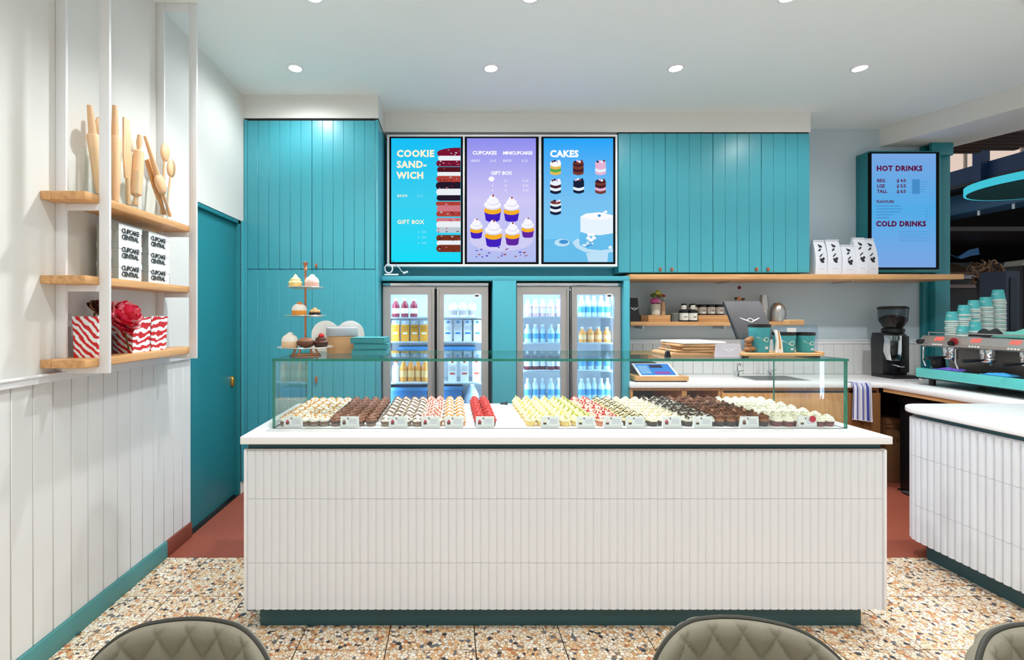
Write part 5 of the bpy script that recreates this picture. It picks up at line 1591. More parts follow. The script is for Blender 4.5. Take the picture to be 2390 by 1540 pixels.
# paper cups in upturned stacks
CUPT = mat('cup teal', (72, 170, 172), 0.5, var=0.04)
CUPP = mat('cup rim grey', (182, 196, 190), 0.55, var=0.06)
CUPM = MB().lathe([(0.0435, 0), (0.045, 0.004), (0.0425, 0.009), (0.0415, 0.016)], 18).mesh('cup_band', CUPP)
CUPB = MB().lathe([(0.0415, 0.016), (0.0315, 0.092), (0.030, 0.09), (0.001, 0.088)], 18).mesh('cup_wall', CUPT)
wm = MB()
def cpl(a, b):
    z = 0.055 + b
    rr = 0.0415 - 0.01 * (z - 0.016) / 0.076 + 0.0006
    th = pi + 0.45 + a / rr
    return (rr * cos(th), rr * sin(th), z)
wings(wm, 0, 0, 0.05, 0, full=False, place=cpl)
CUPW = wm.mesh('wing_mark', PAPER, flat=True)
NTH = 'first second third fourth fifth sixth seventh eighth ninth tenth eleventh twelfth thirteenth fourteenth fifteenth sixteenth seventeenth eighteenth nineteenth twentieth twenty-first twenty-second twenty-third twenty-fourth twenty-fifth twenty-sixth'.split()
stacks = [(2222, 3.98, 7, 1.0, 0.018, 'leftmost cup stack'), (2249, 3.95, 10, 1.0, 0.018, 'second cup stack from the left'), (2272, 3.97, 14, 0.95, 0.016, 'third cup stack'),
          (2300, 3.99, 19, 1.05, 0.0125, 'fourth cup stack from the left'), (2330, 3.99, 26, 1.05, 0.0115, 'tallest cup stack'), (2247, 3.78, 1, 0.9, 0.013, 'single low cup'), (2276, 3.80, 3, 1.0, 0.014, 'short stack of three cups')]
for x, D, n, s_, dz_, lab in stacks:
    X_ = PX(x, D)
    for k in range(n):
        last = k == n - 1
        if n == 1:
            lb = 'single teal paper cup upside down at the front of the cup stacks'
        else:
            lb = ('teal paper cup on top of the ' + lab) if last else 'upturned paper cup, %s from the bottom of the %s' % (NTH[k], lab)
        t = thing('paper_cup', lb, 'cup', (X_ + 0.0015 * sin(k * 1.7), D + 0.0015 * cos(k * 2.3), 1.3195 + dz_ * k), 0.0, 'upturned teal paper cups on the espresso machine')
        t.scale = (s_, s_, s_)
        link('rim_band', CUPM, t)
        link('cup_wall', CUPB, t)
        if last:
            link('wing_mark', CUPW, t)
# grinder
gx, gy = PX(2088, 4.42), 4.42
g = thing('coffee_grinder', 'black coffee grinder with a clear bean hopper on the bench corner', 'grinder', (gx, gy, ZB))
g.scale = (0.8, 0.9, 0.97)
part(g, 'base', B(-0.15, 0.16, -0.13, 0.13, 0, 0.03), BLACK, 0.008, world=False)
part(g, 'motor_body', MB().prism([(-0.16, 0.03), (0.13, 0.03), (0.14, 0.4), (0.1, 0.43), (-0.15, 0.43), (-0.165, 0.36)], 'y', -0.02, 0.12), mat('grinder black', (30, 31, 34), 0.35), 0.01, world=False)
part(g, 'chute', MB().prism([(-0.14, 0.17), (-0.04, 0.17), (-0.02, 0.26), (-0.02, 0.41), (-0.15, 0.41), (-0.16, 0.26)], 'y', -0.1, -0.02), CHROME, 0.006, world=False)
part(g, 'fork', MB().tube([(-0.09, -0.05, 0.13), (-0.09, -0.14, 0.12), (-0.05, -0.15, 0.12)], 0.008, 7), CHROME, world=False)
part(g, 'side_panel', B(0.02, 0.12, -0.05, -0.0205, 0.05, 0.4), BLACK, 0.006, world=False)
part(g, 'collar', MB().lathe([(0.09, 0.43), (0.1, 0.44), (0.1, 0.47), (0.07, 0.48)], 20, (0.01, 0.03, 0)), BLACK, world=False)
part(g, 'hopper', MB().lathe([(0.085, 0.48), (0.125, 0.55), (0.13, 0.66)], 24, (0.01, 0.03, 0)), glass('smoked hopper', (190, 196, 200), 1.45), world=False)
part(g, 'beans', MB().lathe([(0.08, 0.482), (0.12, 0.55), (0.12, 0.575), (0.06, 0.6), (0.001, 0.605)], 20, (0.01, 0.03, 0)), mat('coffee beans', (52, 32, 24), 0.5, var=0.5, scale=140, bump=0.5, bscale=150), world=False)
part(g, 'lid', MB().lathe([(0.134, 0.66), (0.136, 0.675), (0.11, 0.688), (0.001, 0.69)], 24, (0.01, 0.03, 0)), BLACK, world=False)
t = thing('tamper', 'black tamper and knocked cups beside the grinder', 'tamper', (PX(2150, 4.3), 4.3, ZB + 0.0005))
part(t, 'tamper_base', MB().lathe([(0.03, 0), (0.03, 0.015), (0.008, 0.02)], 16), CHROME, world=False)
part(t, 'tamper_handle', MB().lathe([(0.008, 0.02), (0.012, 0.05), (0.018, 0.075), (0.001, 0.085)], 14), BLACK, world=False)
# tea towel over the bench edge
n, mrow = 24, 16
vs, fs_ = [], []
xa, xb = PX(1990, 4.04), PX(2034, 4.04)
for j in range(mrow + 1):
    for i in range(n + 1):
        u = i / n
        x = xa + (xb - xa) * u
        wv = 0.008 * sin(u * 21 + 0.6 * j / mrow) * min(1, j / 4)
        if j <= 3:
            y = YBn + 0.09 - 0.1 * j / 3
            z = ZB + 0.004 + 0.003 * sin(u * 21)
            y += 0
        else:
            f = (j - 3) / (mrow - 3)
            y = YBn - 0.02 + wv - 0.008
            z = ZB - 0.008 - f * 0.31 - 0.03 * f * (u - 0.5) * 0.8
            x += -0.012 * f * (0.5 - u)
        vs.append((x, y, z))
for j in range(mrow):
    for i in range(n):
        a = j * (n + 1) + i
        fs_.append((a, a + 1, a + n + 2, a + n + 1))
tw = thing('tea_towel', 'white tea towel with blue stripes hanging over the bench edge', 'towel', ((xa + xb) / 2, YBn, ZB))
mi = []
mt = MB().add(vs, fs_)
for j in range(mrow):
    for i in range(n):
        mt.mi[j * n + i] = 1 if i in (1, 4, 6, 11, 17, 18) else 0
part(tw, 'towel', mt, [mat('towel white', (214, 214, 226), 0.9), mat('towel blue', (56, 66, 150), 0.9)])
part(tw, 'hem', MB().tube([vs[(mrow) * (n + 1) + i] for i in range(0, n + 1, 2)], 0.003, 5), mat('towel white', (214, 214, 226)))
# cardboard box and bin under the bench
t = thing('cardboard_box', 'tall brown cardboard box standing under the bench', 'box', (3.935, 4.33, 0))
part(t, 'box_body', B(3.845, 4.03, 4.2, 4.46, 0.0, 0.56), KRAFTD, 0.003)
part(t, 'flap', MB().prism([(3.845, 0.56), (4.03, 0.56), (4.035, 0.572), (3.95, 0.566), (3.85, 0.578)], 'y', 4.2, 4.204), KRAFTD)
m = MB().text('FRAGILE', 3.862, 4.1985, 0.47, 0.034, 0, 0.02)
m.text('4 x 6', 3.88, 4.1985, 0.36, 0.05, 0, 0.01)
m.box(3.86, 3.99, 4.1982, 4.1988, 0.515, 0.519)
part(t, 'print', m, mat('box print', (90, 58, 38), 0.7), flat=True)
t = thing('pedal_bin', 'black pedal bin beside the cardboard box', 'bin', (3.96, 3.9, 0))
part(t, 'bin_body', B(-0.15, 0.15, -0.12, 0.12, 0.012, 0.74), BLACK, 0.02, world=False)
part(t, 'lid', MB().prism([(-0.155, 0.742), (0.155, 0.742), (0.15, 0.775), (-0.15, 0.785)], 'y', -0.125, 0.125), BLACK, 0.008, world=False)
part(t, 'pedal', MB().box(-0.2, -0.148, -0.05, 0.05, 0.008, 0.022), CHAR, 0.004, world=False)
part(t, 'base_ring', B(-0.155, 0.155, -0.125, 0.125, 0.0, 0.012), BLACK, world=False)

# ================================================================ hanging shelf on the left wall
hs = thing('hanging_shelf', 'white steel hanging frame with three oak shelves on the left wall', 'shelf', (-1.65, 2.45, 1.23))
SX0, SX1 = WX + 0.002, -1.562
SYA, SYB = 2.095, 2.81
SHZ = (2.02, 1.66, 1.298)
for yc in (SYA, SYB):
    part(hs, 'front_post', B(-1.561, -1.516, yc - 0.007, yc + 0.007, 1.232, ZC - 0.001), WHITE, 0.0015)
    part(hs, 'wall_post', B(WX + 0.001, WX + 0.046, yc - 0.007, yc + 0.007, 1.24, ZC - 0.001), WHITE, 0.0015)
    part(hs, 'top_bar', B(WX + 0.047, -1.562, yc - 0.007, yc + 0.007, ZC - 0.046, ZC - 0.001), WHITE, 0.0015)
    for z in SHZ:
        part(hs, 'bracket', B(WX + 0.047, -1.562, yc - 0.007, yc + 0.007, z - 0.066, z - 0.0365), WHITE, 0.001)
for z in SHZ:
    part(hs, 'shelf_board', B(WX + 0.047, SX1, 2.01, 2.90, z - 0.036, z), OAKY, 0.003)
    part(hs, 'shelf_board', B(SX0, WX + 0.0468, 2.01, SYA - 0.0075, z - 0.036, z), OAKY, 0.002)
    part(hs, 'shelf_board', B(SX0, WX + 0.0468, SYA + 0.0075, SYB - 0.0075, z - 0.036, z), OAKY, 0.002)

# glass vases and wooden utensils, top shelf
XV = -1.655
def at_x(x, X=XV):
    return X * F / (x - CX)
def glass_vase(x, r, h, lab):
    D = at_x(x)
    t = thing('glass_vase', lab, 'vase', (XV, D, SHZ[0] + 0.0005), 0, 'glass vases holding utensils')
    part(t, 'vase_wall', MB().lathe([(r, 0.008), (r * 1.04, h), (r * 0.98, h), (r * 0.95, 0.01)], 24), GLASS, world=False)
    part(t, 'vase_base', MB().lathe([(r * 0.9, 0), (r, 0.003), (r, 0.008), (0.001, 0.009)], 24), glass('glass base', (206, 226, 222)), world=False)
    return D
glass_vase(228, 0.055, 0.24, 'clear glass vase nearest the front end of the top shelf')
glass_vase(290, 0.06, 0.2, 'clear glass vase in the middle of the top shelf')
glass_vase(362, 0.062, 0.19, 'clear glass vase at the far end of the top shelf')
def utensil(kind, xt, yt_, xb_, yb_, lab, dX=0.0, mm=None):
    """upright utensil between two image heights, at the shelf's mid depth"""
    mm = mm or UTEN
    X0_ = XV + dX
    Dt, Db = at_x(xt, X0_), at_x(xb_, X0_)
    D = (Dt + Db) / 2
    z1 = PZ(yt_, Dt)
    z0 = max(SHZ[0] + 0.012, PZ(yb_, Db))
    t = thing('wooden_' + {'spoon': 'spoon', 'paddle': 'spatula', 'pin': 'rolling_pin', 'ladle': 'spoon', 'stick': 'rolling_pin'}[kind], lab, {'spoon': 'spoon', 'paddle': 'spatula', 'pin': 'rolling pin', 'ladle': 'spoon', 'stick': 'rolling pin'}[kind], (X0_, Db, z0), 0, 'wooden utensils on the top shelf')
    L_ = sqrt((Dt - Db) ** 2 + (z1 - z0) ** 2)
    t.rotation_euler = (-math.atan2(Dt - Db, z1 - z0), 0, 0)
    if kind == 'spoon':
        part(t, 'handle', MB().tube([(0, 0, 0), (0, 0, L_ - 0.08)], [0.007, 0.006], 9), mm, world=False)
        part(t, 'bowl', MB().ball((0, 0, L_ - 0.056), 0.056, 16, 10, sc=(0.32, 0.66, 1.0)), mm, world=False)
    elif kind == 'ladle':
        part(t, 'handle', MB().tube([(0, 0, L_ * 0.42), (0, 0, L_)], [0.016, 0.008], 10), mm, world=False)
        part(t, 'bowl', MB().ball((0, 0, L_ * 0.42), 0.062, 16, 10, sc=(0.36, 0.62, 1.0)), mm, world=False)
        part(t, 'tail', MB().tube([(0, 0, 0), (0, 0, L_ * 0.36)], [0.009, 0.008], 9), mm, world=False)
    elif kind == 'paddle':
        part(t, 'blade', MB().prism([(-0.022, L_ * 0.3), (0.022, L_ * 0.3), (0.029, L_ * 0.55), (0.02, L_), (-0.02, L_), (-0.029, L_ * 0.55)], 'x', -0.005, 0.005), mm, 0.002, world=False)
        part(t, 'handle', MB().tube([(0, 0, 0), (0, 0, L_ * 0.31)], [0.01, 0.011], 9), mm, world=False)
    elif kind == 'pin':
        part(t, 'roller', MB().lathe([(0.014, 0.05), (0.026, 0.06), (0.028, L_ * 0.5), (0.024, L_ - 0.09), (0.014, L_ - 0.08)], 16), mm, world=False)
        part(t, 'handle', MB().lathe([(0.012, 0), (0.014, 0.02), (0.008, 0.05)], 12), mm, world=False)
        part(t, 'handle', MB().lathe([(0.008, L_ - 0.08), (0.014, L_ - 0.04), (0.011, L_), (0.001, L_ + 0.002)], 12), mm, world=False)
    else:
        part(t, 'roller', MB().lathe([(0.014, 0), (0.02, L_ * 0.2), (0.026, L_ * 0.66), (0.022, L_ * 0.68), (0.001, L_ * 0.69)], 14), mm, world=False)
        part(t, 'handle', MB().lathe([(0.017, L_ * 0.66), (0.015, L_ * 0.8), (0.011, L_), (0.001, L_ + 0.001)], 14), mm, world=False)
utensil('stick', 209, 246, 232, 452, 'tapered wooden rolling pin nearest the front of the top shelf')
utensil('spoon', 236, 272, 236, 452, 'wooden spoon half hidden behind the front white post', -0.02)
utensil('stick', 268, 247, 270, 470, 'tall wooden rolling pin just right of the front white post', 0.01)
utensil('paddle', 294, 276, 300, 478, 'flat wooden spatula with square end in the middle vase', 0.015)
utensil('spoon', 311, 308, 300, 476, 'pale white wooden spoon behind the flat spatula', -0.03, mat('bleached wood', (240, 228, 208), 0.6))
utensil('pin', 326, 316, 316, 480, 'wooden rolling pin with turned handles in the middle vase', 0.03)
utensil('ladle', 338, 317, 398, 505, 'long wooden spoon held bowl down across the far vase', 0.045)
utensil('paddle', 344, 372, 384, 500, 'dark edged wooden spatula leaning in the far vase', 0.02, wood('amber wood', (200, 144, 88), (224, 170, 110), 'Z'))
utensil('spoon', 387, 334, 376, 500, 'wooden spoon with a wide round bowl, right end of the top shelf', 0.0)
utensil('spoon', 402, 373, 388, 502, 'short wooden spoon lowest at the right end of the top shelf', -0.02)

# white boxes on the middle shelf
BXW = mat('white gift box', (236, 238, 238), 0.5, var=0.02)
BXG = mat('grey box side', (160, 168, 164), 0.6, var=0.04)
for s_, (ya, yb) in enumerate(((2.267, 2.433), (2.49, 2.672))):
    for k in range(3):
        pos = ['bottom', 'middle', 'top'][k]
        t = thing('gift_box', 'white gift box with black lettering, %s of the %s stack on the middle shelf' % (pos, ['nearer', 'farther'][s_]), 'box', (-1.665, (ya + yb) / 2, SHZ[1] + 0.0005 + 0.0905 * k), 0, 'white lettered gift boxes')
        zz = SHZ[1] + 0.0005 + 0.0905 * k
        m = MB().box(-1.705, -1.6, ya, yb, zz, zz + 0.062)
        m.mi = [0, 0, 1, 0, 0, 1]
        part(t, 'box_base', m, [BXW, BXG])
        m = MB().box(-1.707, -1.598, ya - 0.002, yb + 0.002, zz + 0.0622, zz + 0.0898)
        m.mi = [0, 0, 1, 0, 0, 1]
        part(t, 'lid', m, [BXW, BXG])
        part(t, 'side_label', B(-1.675, -1.63, ya - 0.003, ya - 0.0005, zz + 0.012, zz + 0.055), mat('pale pink label', (216, 200, 192), 0.6))
        m = MB().text('CUPCAKE', -1.5972, ya + 0.018, zz + 0.048, 0.032, 0, 0.035, facing='+x', spacing=0.84)
        m.text('CENTRAL', -1.5972, ya + 0.018, zz + 0.018, 0.032, 0, 0.035, facing='+x', spacing=0.84)
        part(t, 'lettering', m, INK, flat=True)

# striped bags and paper flowers on the bottom shelf
STR = stripes('red white stripes', (206, 26, 32), (240, 244, 246), 12, (0.5, 0.7, 0.4), 5.0)
def popcorn(xa_, xb_, ya_, yb_, h, lab):
    t = thing('striped_bag', lab, 'paper bag', ((xa_ + xb_) / 2, (ya_ + yb_) / 2, SHZ[2] + 0.0005), 0, 'red and white striped bags')
    vs, fs_ = [], []
    n_ = 6
    for j in range(n_ + 1):
        f = j / n_
        sx = (xb_ - xa_) / 2 * (0.94 + 0.1 * f * f)
        sy = (yb_ - ya_) / 2 * (0.94 + 0.08 * f * f)
        vs += [(-sx, -sy, h * f), (0, -sy * (1 + 0.04 * sin(f * 5)), h * f), (sx, -sy, h * f), (sx * (1 + 0.03 * sin(f * 6)), 0, h * f), (sx, sy, h * f), (0, sy, h * f), (-sx, sy, h * f), (-sx, 0, h * f)]
    for j in range(n_):
        for i in range(8):
            fs_.append((j * 8 + i, j * 8 + (i + 1) % 8, j * 8 + 8 + (i + 1) % 8, j * 8 + 8 + i))
    fs_ += [tuple(range(8)), tuple(range(n_ * 8, n_ * 8 + 8))]
    part(t, 'bag', MB().add(vs, fs_), STR, world=False)
    m = MB()
    for j in range(7):
        sy = (yb_ - ya_) / 2
        y_ = -sy + 2 * sy * (j + 0.5) / 7
        m.prism([(y_ - sy / 7, h), (y_ + sy / 7, h), (y_, h + 0.008)], 'x', (xb_ - xa_) / 2 * 1.02, (xb_ - xa_) / 2 * 1.04)
    part(t, 'zigzag_edge', m, STR, world=False)
popcorn(-1.70, -1.585, 2.115, 2.19, 0.185, 'red striped paper bag nearest the front of the bottom shelf')
popcorn(-1.70, -1.595, 2.36, 2.50, 0.175, 'red striped paper bag in the middle of the bottom shelf')
popcorn(-1.70, -1.60, 2.515, 2.655, 0.18, 'red striped paper bag at the far end of the bottom shelf')
def peony(x, y, z, r, cols, lab, stem_to):
    t = thing('paper_flower', lab, 'flower', (x, y, z))
    rn = random.Random(lab)
    pm_ = []
    for ci, c in enumerate(cols):
        vs, fs_ = [], []
        n_ = 5
        for i in range(n_ + 1):
            for j in range(n_ + 1):
                u, v = i / n_ * 2 - 1, j / n_
                wv = sin(pi * (0.12 + 0.8 * v)) * 0.62
                vs.append((u * wv * r, -0.25 * r * (1 - u * u) * sin(pi * v) + 0.06 * r * sin(6 * u + 4 * v), v * r))
        for i in range(n_):
            for j in range(n_):
                a = i * (n_ + 1) + j
                fs_.append((a, a + n_ + 1, a + n_ + 2, a + 1))
        pm_.append(MB().add(vs, fs_).mesh('petal', mat('petal %d %d %d' % c, c, 0.55, var=0.15, scale=30)))
    for k in range(20):
        a = k * 2.4
        tilt = 0.25 + 1.45 * (k / 19)
        o = link('petal', pm_[k % len(pm_)], t, (0, 0, 0))
        R_ = Matrix.Rotation(a, 4, 'Z') @ Matrix.Rotation(-tilt if False else tilt, 4, 'X')
        o.rotation_euler = (Matrix.Rotation(0.9, 4, 'Y') @ R_).to_euler()
    part(t, 'stem', MB().tube([(0, 0, 0), ((stem_to[0] - x) * 0.5, (stem_to[1] - y) * 0.5, (stem_to[2] - z) * 0.45), (stem_to[0] - x, stem_to[1] - y, stem_to[2] - z)], 0.004, 7), mat('brown stem', (96, 76, 30), 0.7), world=False)
peony(-1.60, at_x(284, -1.60), PZ(742, at_x(284, -1.6)), 0.088, ((226, 40, 80), (238, 120, 140), (244, 180, 180), (210, 24, 50)), 'large pink and red paper flower on the bottom shelf', (-1.62, at_x(302, -1.62), SHZ[2] + 0.004))
peony(-1.70, 2.25, 1.525, 0.04, ((96, 54, 30), (206, 160, 120), (70, 36, 24)), 'small brown paper flower behind the front striped bag', (-1.715, 2.245, SHZ[2] + 0.004))
t = thing('glass_block', 'clear grey plastic box behind the pink flower', 'box', (-1.69, 2.30, SHZ[2] + 0.0005))
part(t, 'box_body', B(-0.04, 0.03, -0.05, 0.05, 0, 0.1), PLASTIC, 0.003, world=False)
part(t, 'lid', B(-0.042, 0.032, -0.052, 0.052, 0.1002, 0.112), mat('grey lid', (170, 172, 176), 0.4), 0.003, world=False)

# ================================================================ quilted chairs
VELVET = mat('olive grey velvet', (124, 118, 102), 0.75, var=0.16, scale=14, bump=0.08, bscale=220)
PIPE = mat('dark piping', (52, 50, 42), 0.7)
def chair(x, y, rz, lab):
    t = thing('quilted_chair', lab, 'chair', (x, y, 0), rz, 'olive grey quilted chairs')
    W_, H0, H1 = 0.248, 0.46, 0.781
    def surf(u, v, off):
        # u -1..1 across, v 0..1 up; rounded top corners, curved shell, leaning back toward +Y
        k_ = max(0.0, (abs(u) - 0.42) / 0.58)
        ht = (H1 - H0) - 0.014 * u * u - 0.125 * (1 - sqrt(max(0.0, 1 - k_ * k_)))
        w = W_ * (0.90 + 0.10 * sin(pi * min(1, v * 1.1 + 0.1)))
        z = H0 + ht * v
        px = u * w
        py = 0.03 * v - 0.075 * u * u + off
        return (px, py, z)
    NU, NV = 132, 96
    def quilt(u, v):
        a = (u * W_ + 0.0) / 0.15
        b = (v * 0.355) / 0.22
        d1 = abs((((a + b) * 2) % 1) - 0.5) * 2
        d2 = abs((((a - b) * 2) % 1) - 0.5) * 2
        g = lambda d: 0.5 * (1 - math.exp(-((1 - d) / 0.05))) + 0.5 * (1 - d * d)
        return 0.011 * min(g(d1), 1) * min(g(d2), 1)
    vs, fs_ = [], []
    for sgn, base in ((-1, -0.016), (1, 0.016)):
        for i in range(NU + 1):
            for j in range(NV + 1):
                u, v = i / NU * 2 - 1, j / NV
                e = min(1, (1 - abs(u)) / 0.07, (1 - v) / 0.09)
                e = sqrt(max(0, 1 - (1 - e) ** 2))
                vs.append(surf(u, v, sgn * (0.006 + (0.012 + quilt(u, v)) * e)))
    n1 = (NU + 1) * (NV + 1)
    for k in (0, 1):
        for i in range(NU):
            for j in range(NV):
                a = k * n1 + i * (NV + 1) + j
                fs_.append((a, a + NV + 1, a + NV + 2, a + 1) if k == 0 else (a, a + 1, a + NV + 2, a + NV + 1))
    part(t, 'backrest', MB().add(vs, fs_), VELVET, world=False, smooth=80)
    path = [surf(-1, v / 20, 0) for v in range(21)] + [surf(-1 + u / 20, 1, 0) for u in range(1, 40)] + [surf(1, 1 - v / 20, 0) for v in range(21)]
    part(t, 'piping', MB().tube(path, 0.0055, 8), PIPE, world=False)
    # seat
    m = MB()
    prof = [(0.19, 0.40), (0.225, 0.415), (0.235, 0.445), (0.215, 0.472), (0.12, 0.482), (0.001, 0.484)]
    m.lathe(prof, 32, (0, -0.19, 0), sx=1.0, sy=0.98)
    part(t, 'seat', m, VELVET, world=False)
    for sx in (-1, 1):
        for sy in (-1, 1):
            part(t, 'leg', MB().tube([(sx * 0.15, -0.19 + sy * 0.14, 0.405), (sx * 0.21, -0.19 + sy * 0.2, 0.0)], [0.014, 0.009], 10), BLACK, world=False)
    part(t, 'back_bracket', MB().tube([(0, -0.02, 0.41), (0, 0.03, 0.44), (0, 0.02, 0.56)], 0.016, 8), BLACK, world=False)
    return t
chair(PX(436, 1.07), 1.07, 0.0, 'olive grey quilted chair at the lower left, nearest the white wall')
chair(PX(1738, 1.075), 1.075, -0.12, 'olive grey quilted chair in front of the counter, right of centre')
chair(PX(2425, 1.05), 1.05, 0.1, 'olive grey quilted chair cut off at the lower right corner')

# ================================================================ the hall beyond the shop
NAVY = mat('navy steel', (22, 52, 92), 0.5, var=0.1)
SLATE = mat('slate blue duct', (54, 100, 136), 0.5, var=0.12)
DKB = mat('dark brown hall', (14, 10, 8), 0.8, var=0.2, scale=2)
struct('wall_hall', MB().box(5.0, 26, 15.0, 15.2, 0, 7).box(26, 26.2, 4.0, 15.2, 0, 7), DKB)  # far wall, plus an unseen side wall added to block the world light
struct('floor_hall', B(4.84, 26, 4.8, 15.2, -0.1, 0.0), mat('hall floor', (40, 34, 30), 0.5))
struct('ceiling_hall', MB().box(4.84, 26, 4.86, 15.2, 6.0, 6.2), DKB)
struct('ceiling_boards', B(7.2, 24, 8.6, 15.0, 3.02, 3.1), wood('brown boards', (30, 16, 10), (42, 24, 15), 'X'))
# timber battens under the hall ceiling
for k in range(8):
    D = 5.25 + 0.11 * k
    xe = [9.5, 9.3, 8.6, 8.0, 7.3, 6.95, 6.6, 6.3][k]
    t = thing('ceiling_batten', ['nearest', 'second', 'third', 'fourth', 'fifth', 'sixth', 'seventh', 'farthest'][k] + ' dark timber batten hanging beyond the white beam', 'batten', (7, D, 3.55), 0, 'dark timber ceiling battens')
    part(t, 'batten', B(5.0, xe, D - 0.03, D + 0.03, 3.52, 3.62), DWOOD)
    part(t, 'hanger', B(6.0, 6.02, D - 0.01, D + 0.01, 3.62, 6.0), BLACK)
# pale panels of the hall, their brightness put in as a glow
wn = bpy.data.objects.new('pale_panel_1', None)
COL.objects.link(wn)
wn.location = (11, 10.5, 4.9)
wn['kind'] = 'structure'
D = 10.6
part(wn, 'frame', MB().box(9.0, 15.5, D, D + 0.1, 4.55, 4.62).box(9.0, 15.5, D, D + 0.1, 5.3, 5.36), mat('pale frame', (200, 186, 174), 0.6))
for k in range(5):
    part(wn, 'pane', B(9.0 + 1.28 * k + 0.03, 9.0 + 1.28 * (k + 1) - 0.03, D + 0.03, D + 0.05, 4.62, 5.3), emis('pale panel glow', (236, 214, 200), 0.9))
    part(wn, 'mullion', B(9.0 + 1.28 * k - 0.03, 9.0 + 1.28 * k + 0.03, D, D + 0.1, 4.62, 5.3), mat('pale frame', (200, 186, 174)))
t = thing('roof_girder', 'navy steel girder with an upright post beyond the shop', 'girder', (8.5, 7.5, 3.6))
part(t, 'girder', MB().box(8.42, 8.5, 4.9, 10.0, 3.63, 3.9), NAVY)
part(t, 'flange', MB().box(8.36, 8.56, 4.9, 10.0, 3.58, 3.63), BLACK)
part(t, 'post', MB().box(8.3, 8.44, 7.4, 7.52, 3.6, 4.7), NAVY)
t = thing('air_duct', 'slate blue duct with small spotlights hanging beyond the shop', 'duct', (9.2, 7.5, 3.28))
part(t, 'duct', MB().box(9.0, 9.5, 4.9, 11.0, 3.28, 3.62), SLATE, 0.02)
for k in range(6):
    D = 6.6 + 0.5 * k
    part(t, 'spotlight', MB().cyl((9.05, D, 3.2), 0.016, 0.08, 8), PAPER)
part(t, 'hanger', B(9.1, 9.13, 8.0, 8.03, 3.62, 6.0), BLACK)
t = thing('ring_canopy', 'round teal canopy with a glowing cyan rim beyond the shop', 'canopy', (8.0, 6.2, 3.2))
part(t, 'disc', MB().lathe([(0.001, 0.0), (0.84, 0.0), (0.84, 0.09), (0.001, 0.09)], 48), mat('canopy teal', (46, 96, 100), 0.6), world=False)
part(t, 'glowing_rim', MB().lathe([(0.845, 0.0), (0.865, 0.0), (0.865, 0.1), (0.845, 0.1), (0.845, 0.0)], 48, cap=False), emis('cyan rim', (70, 200, 220), 0.95), world=False)
part(t, 'hanger', MB().cyl((0, 0, 0.09), 0.01, 2.6, 8), BLACK, world=False)
# shop fronts far behind
t = thing('market_stall', 'dark stall with a white ledge and cream awning far behind the cups', 'stall', (11.6, 10.5, 0))
part(t, 'stall_back', B(9.6, 13.5, 10.9, 11.0, 0, 2.7), BLACK)
part(t, 'stall_counter', B(9.8, 11.6, 10.2, 10.6, 0, 1.0), mat('stall wood', (94, 62, 50), 0.6))
part(t, 'ledge', B(9.8, 12.0, 10.1, 10.5, PZ(650, 10.1), PZ(641, 10.1)), mat('stall white', (190, 182, 184), 0.5))
part(t, 'lower_shelf', B(9.8, 12.0, 10.1, 10.5, PZ(672, 10.1), PZ(664, 10.1)), mat('stall pink', (150, 120, 118), 0.5))
part(t, 'lit_sign', B(10.0, 10.5, 10.08, 10.1, PZ(716, 10.1), PZ(690, 10.1)), emis('stall sign glow', (214, 226, 244), 0.9))
part(t, 'awning', MB().prism([(10.0, 2.35), (10.9, 2.75), (10.9, 2.8), (10.0, 2.4)], 'x', 9.9, 11.2), mat('awning brown', (120, 92, 70), 0.7))
t = thing('blue_banner', 'crumpled blue banner hanging over the far stall', 'banner', (10.3, 9.9, PZ(600, 9.9)))
part(t, 'cloth', MB().prism([(PX(2220, 9.9), PZ(594, 9.9)), (PX(2236, 9.9), PZ(600, 9.9)), (PX(2262, 9.9), PZ(583, 9.9)), (PX(2284, 9.9), PZ(578, 9.9)), (PX(2286, 9.9), PZ(594, 9.9)), (PX(2266, 9.9), PZ(597, 9.9)), (PX(2245, 9.9), PZ(604, 9.9))], 'y', 9.9, 9.94), mat('banner blue', (70, 130, 190), 0.6))
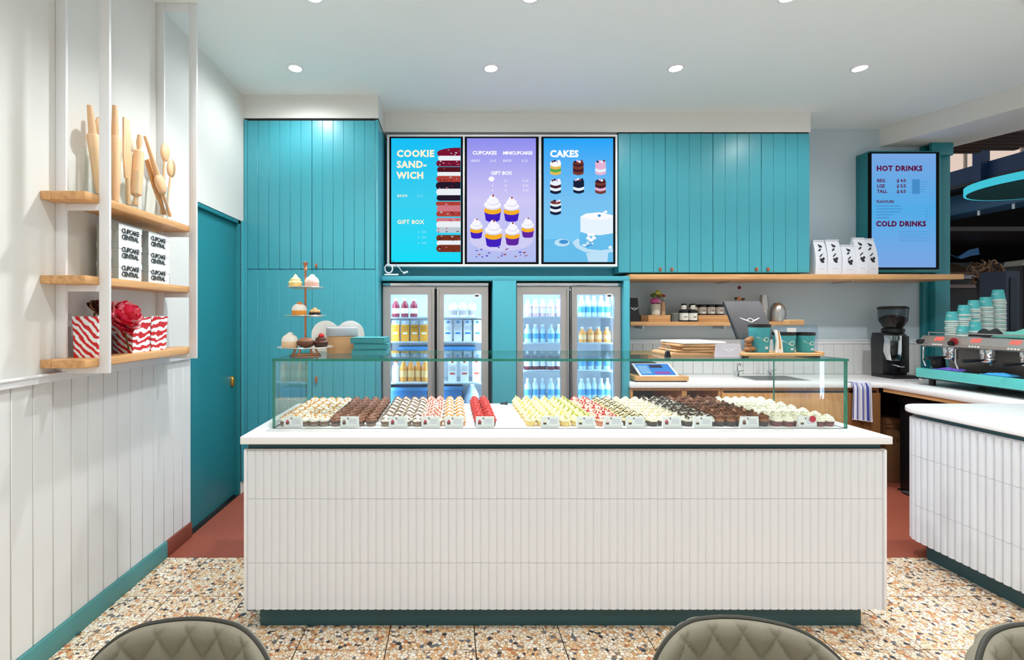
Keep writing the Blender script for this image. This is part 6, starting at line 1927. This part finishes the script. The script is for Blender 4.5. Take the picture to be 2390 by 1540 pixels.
part(t, 'rope', MB().tube([(PX(2220, 9.9), 9.92, PZ(594, 9.9)), (PX(2220, 9.9), 9.92, 3.02)], 0.01, 6), BLACK)
t = thing('dried_branches', 'tangle of brown dried branches far behind the cup stacks', 'plant', (PX(2310, 9.2), 9.2, 0))
rn = random.Random(5)
for g_ in range(6):
    m = MB()
    for k in range(14):
        a = (PX(rn.uniform(2285, 2326), 9.2), 9.2 + rn.uniform(-0.2, 0.2), PZ(rn.uniform(612, 655), 9.0))
        b = (a[0] + rn.uniform(-0.14, 0.14), a[1] + rn.uniform(-0.1, 0.1), a[2] + rn.uniform(-0.16, 0.16))
        m.tube([a, tuple((a[i] + b[i]) / 2 + rn.uniform(-0.03, 0.03) for i in range(3)), b], 0.014, 5)
    part(t, 'branch_cluster', m, mat('dried branch %d' % (g_ % 3), ((150, 104, 70), (96, 62, 40), (190, 150, 120))[g_ % 3], 0.7))
part(t, 'pot', MB().lathe([(0.14, 0), (0.2, PZ(640, 9.0))], 18, (PX(2312, 9.2), 9.2, 0)), mat('dark pot', (40, 32, 30), 0.6))
t = thing('navy_cupboard', 'tall navy panelled cupboard at the right behind the cups', 'cupboard', (PX(2365, 8.0), 8.0, 0))
part(t, 'body', B(PX(2348, 8.0), PX(2380, 8.0), 8.0, 8.4, 0, PZ(632, 8.0)), mat('navy panel', (36, 48, 72), 0.5))
part(t, 'door_panel', B(PX(2356, 8.0), PX(2371, 8.0), 7.985, 8.0, 0.9, PZ(648, 8.0)), mat('navy inset', (26, 34, 54), 0.5), 0.01)
t = thing('far_awning', 'cream striped awning far away at the right edge', 'awning', (PX(2365, 8.6), 8.6, 2.2))
part(t, 'awning', MB().prism([(PX(2356, 8.6), PZ(622, 8.6)), (PX(2360, 8.6), PZ(610, 8.6)), (PX(2420, 8.6), PZ(602, 8.6)), (PX(2420, 8.6), PZ(616, 8.6))], 'y', 8.4, 8.7), mat('cream awning', (176, 168, 156), 0.6))
part(t, 'pole', MB().tube([(PX(2392, 8.6), 8.6, 0), (PX(2392, 8.6), 8.6, PZ(616, 8.6))], 0.02, 8), BLACK)
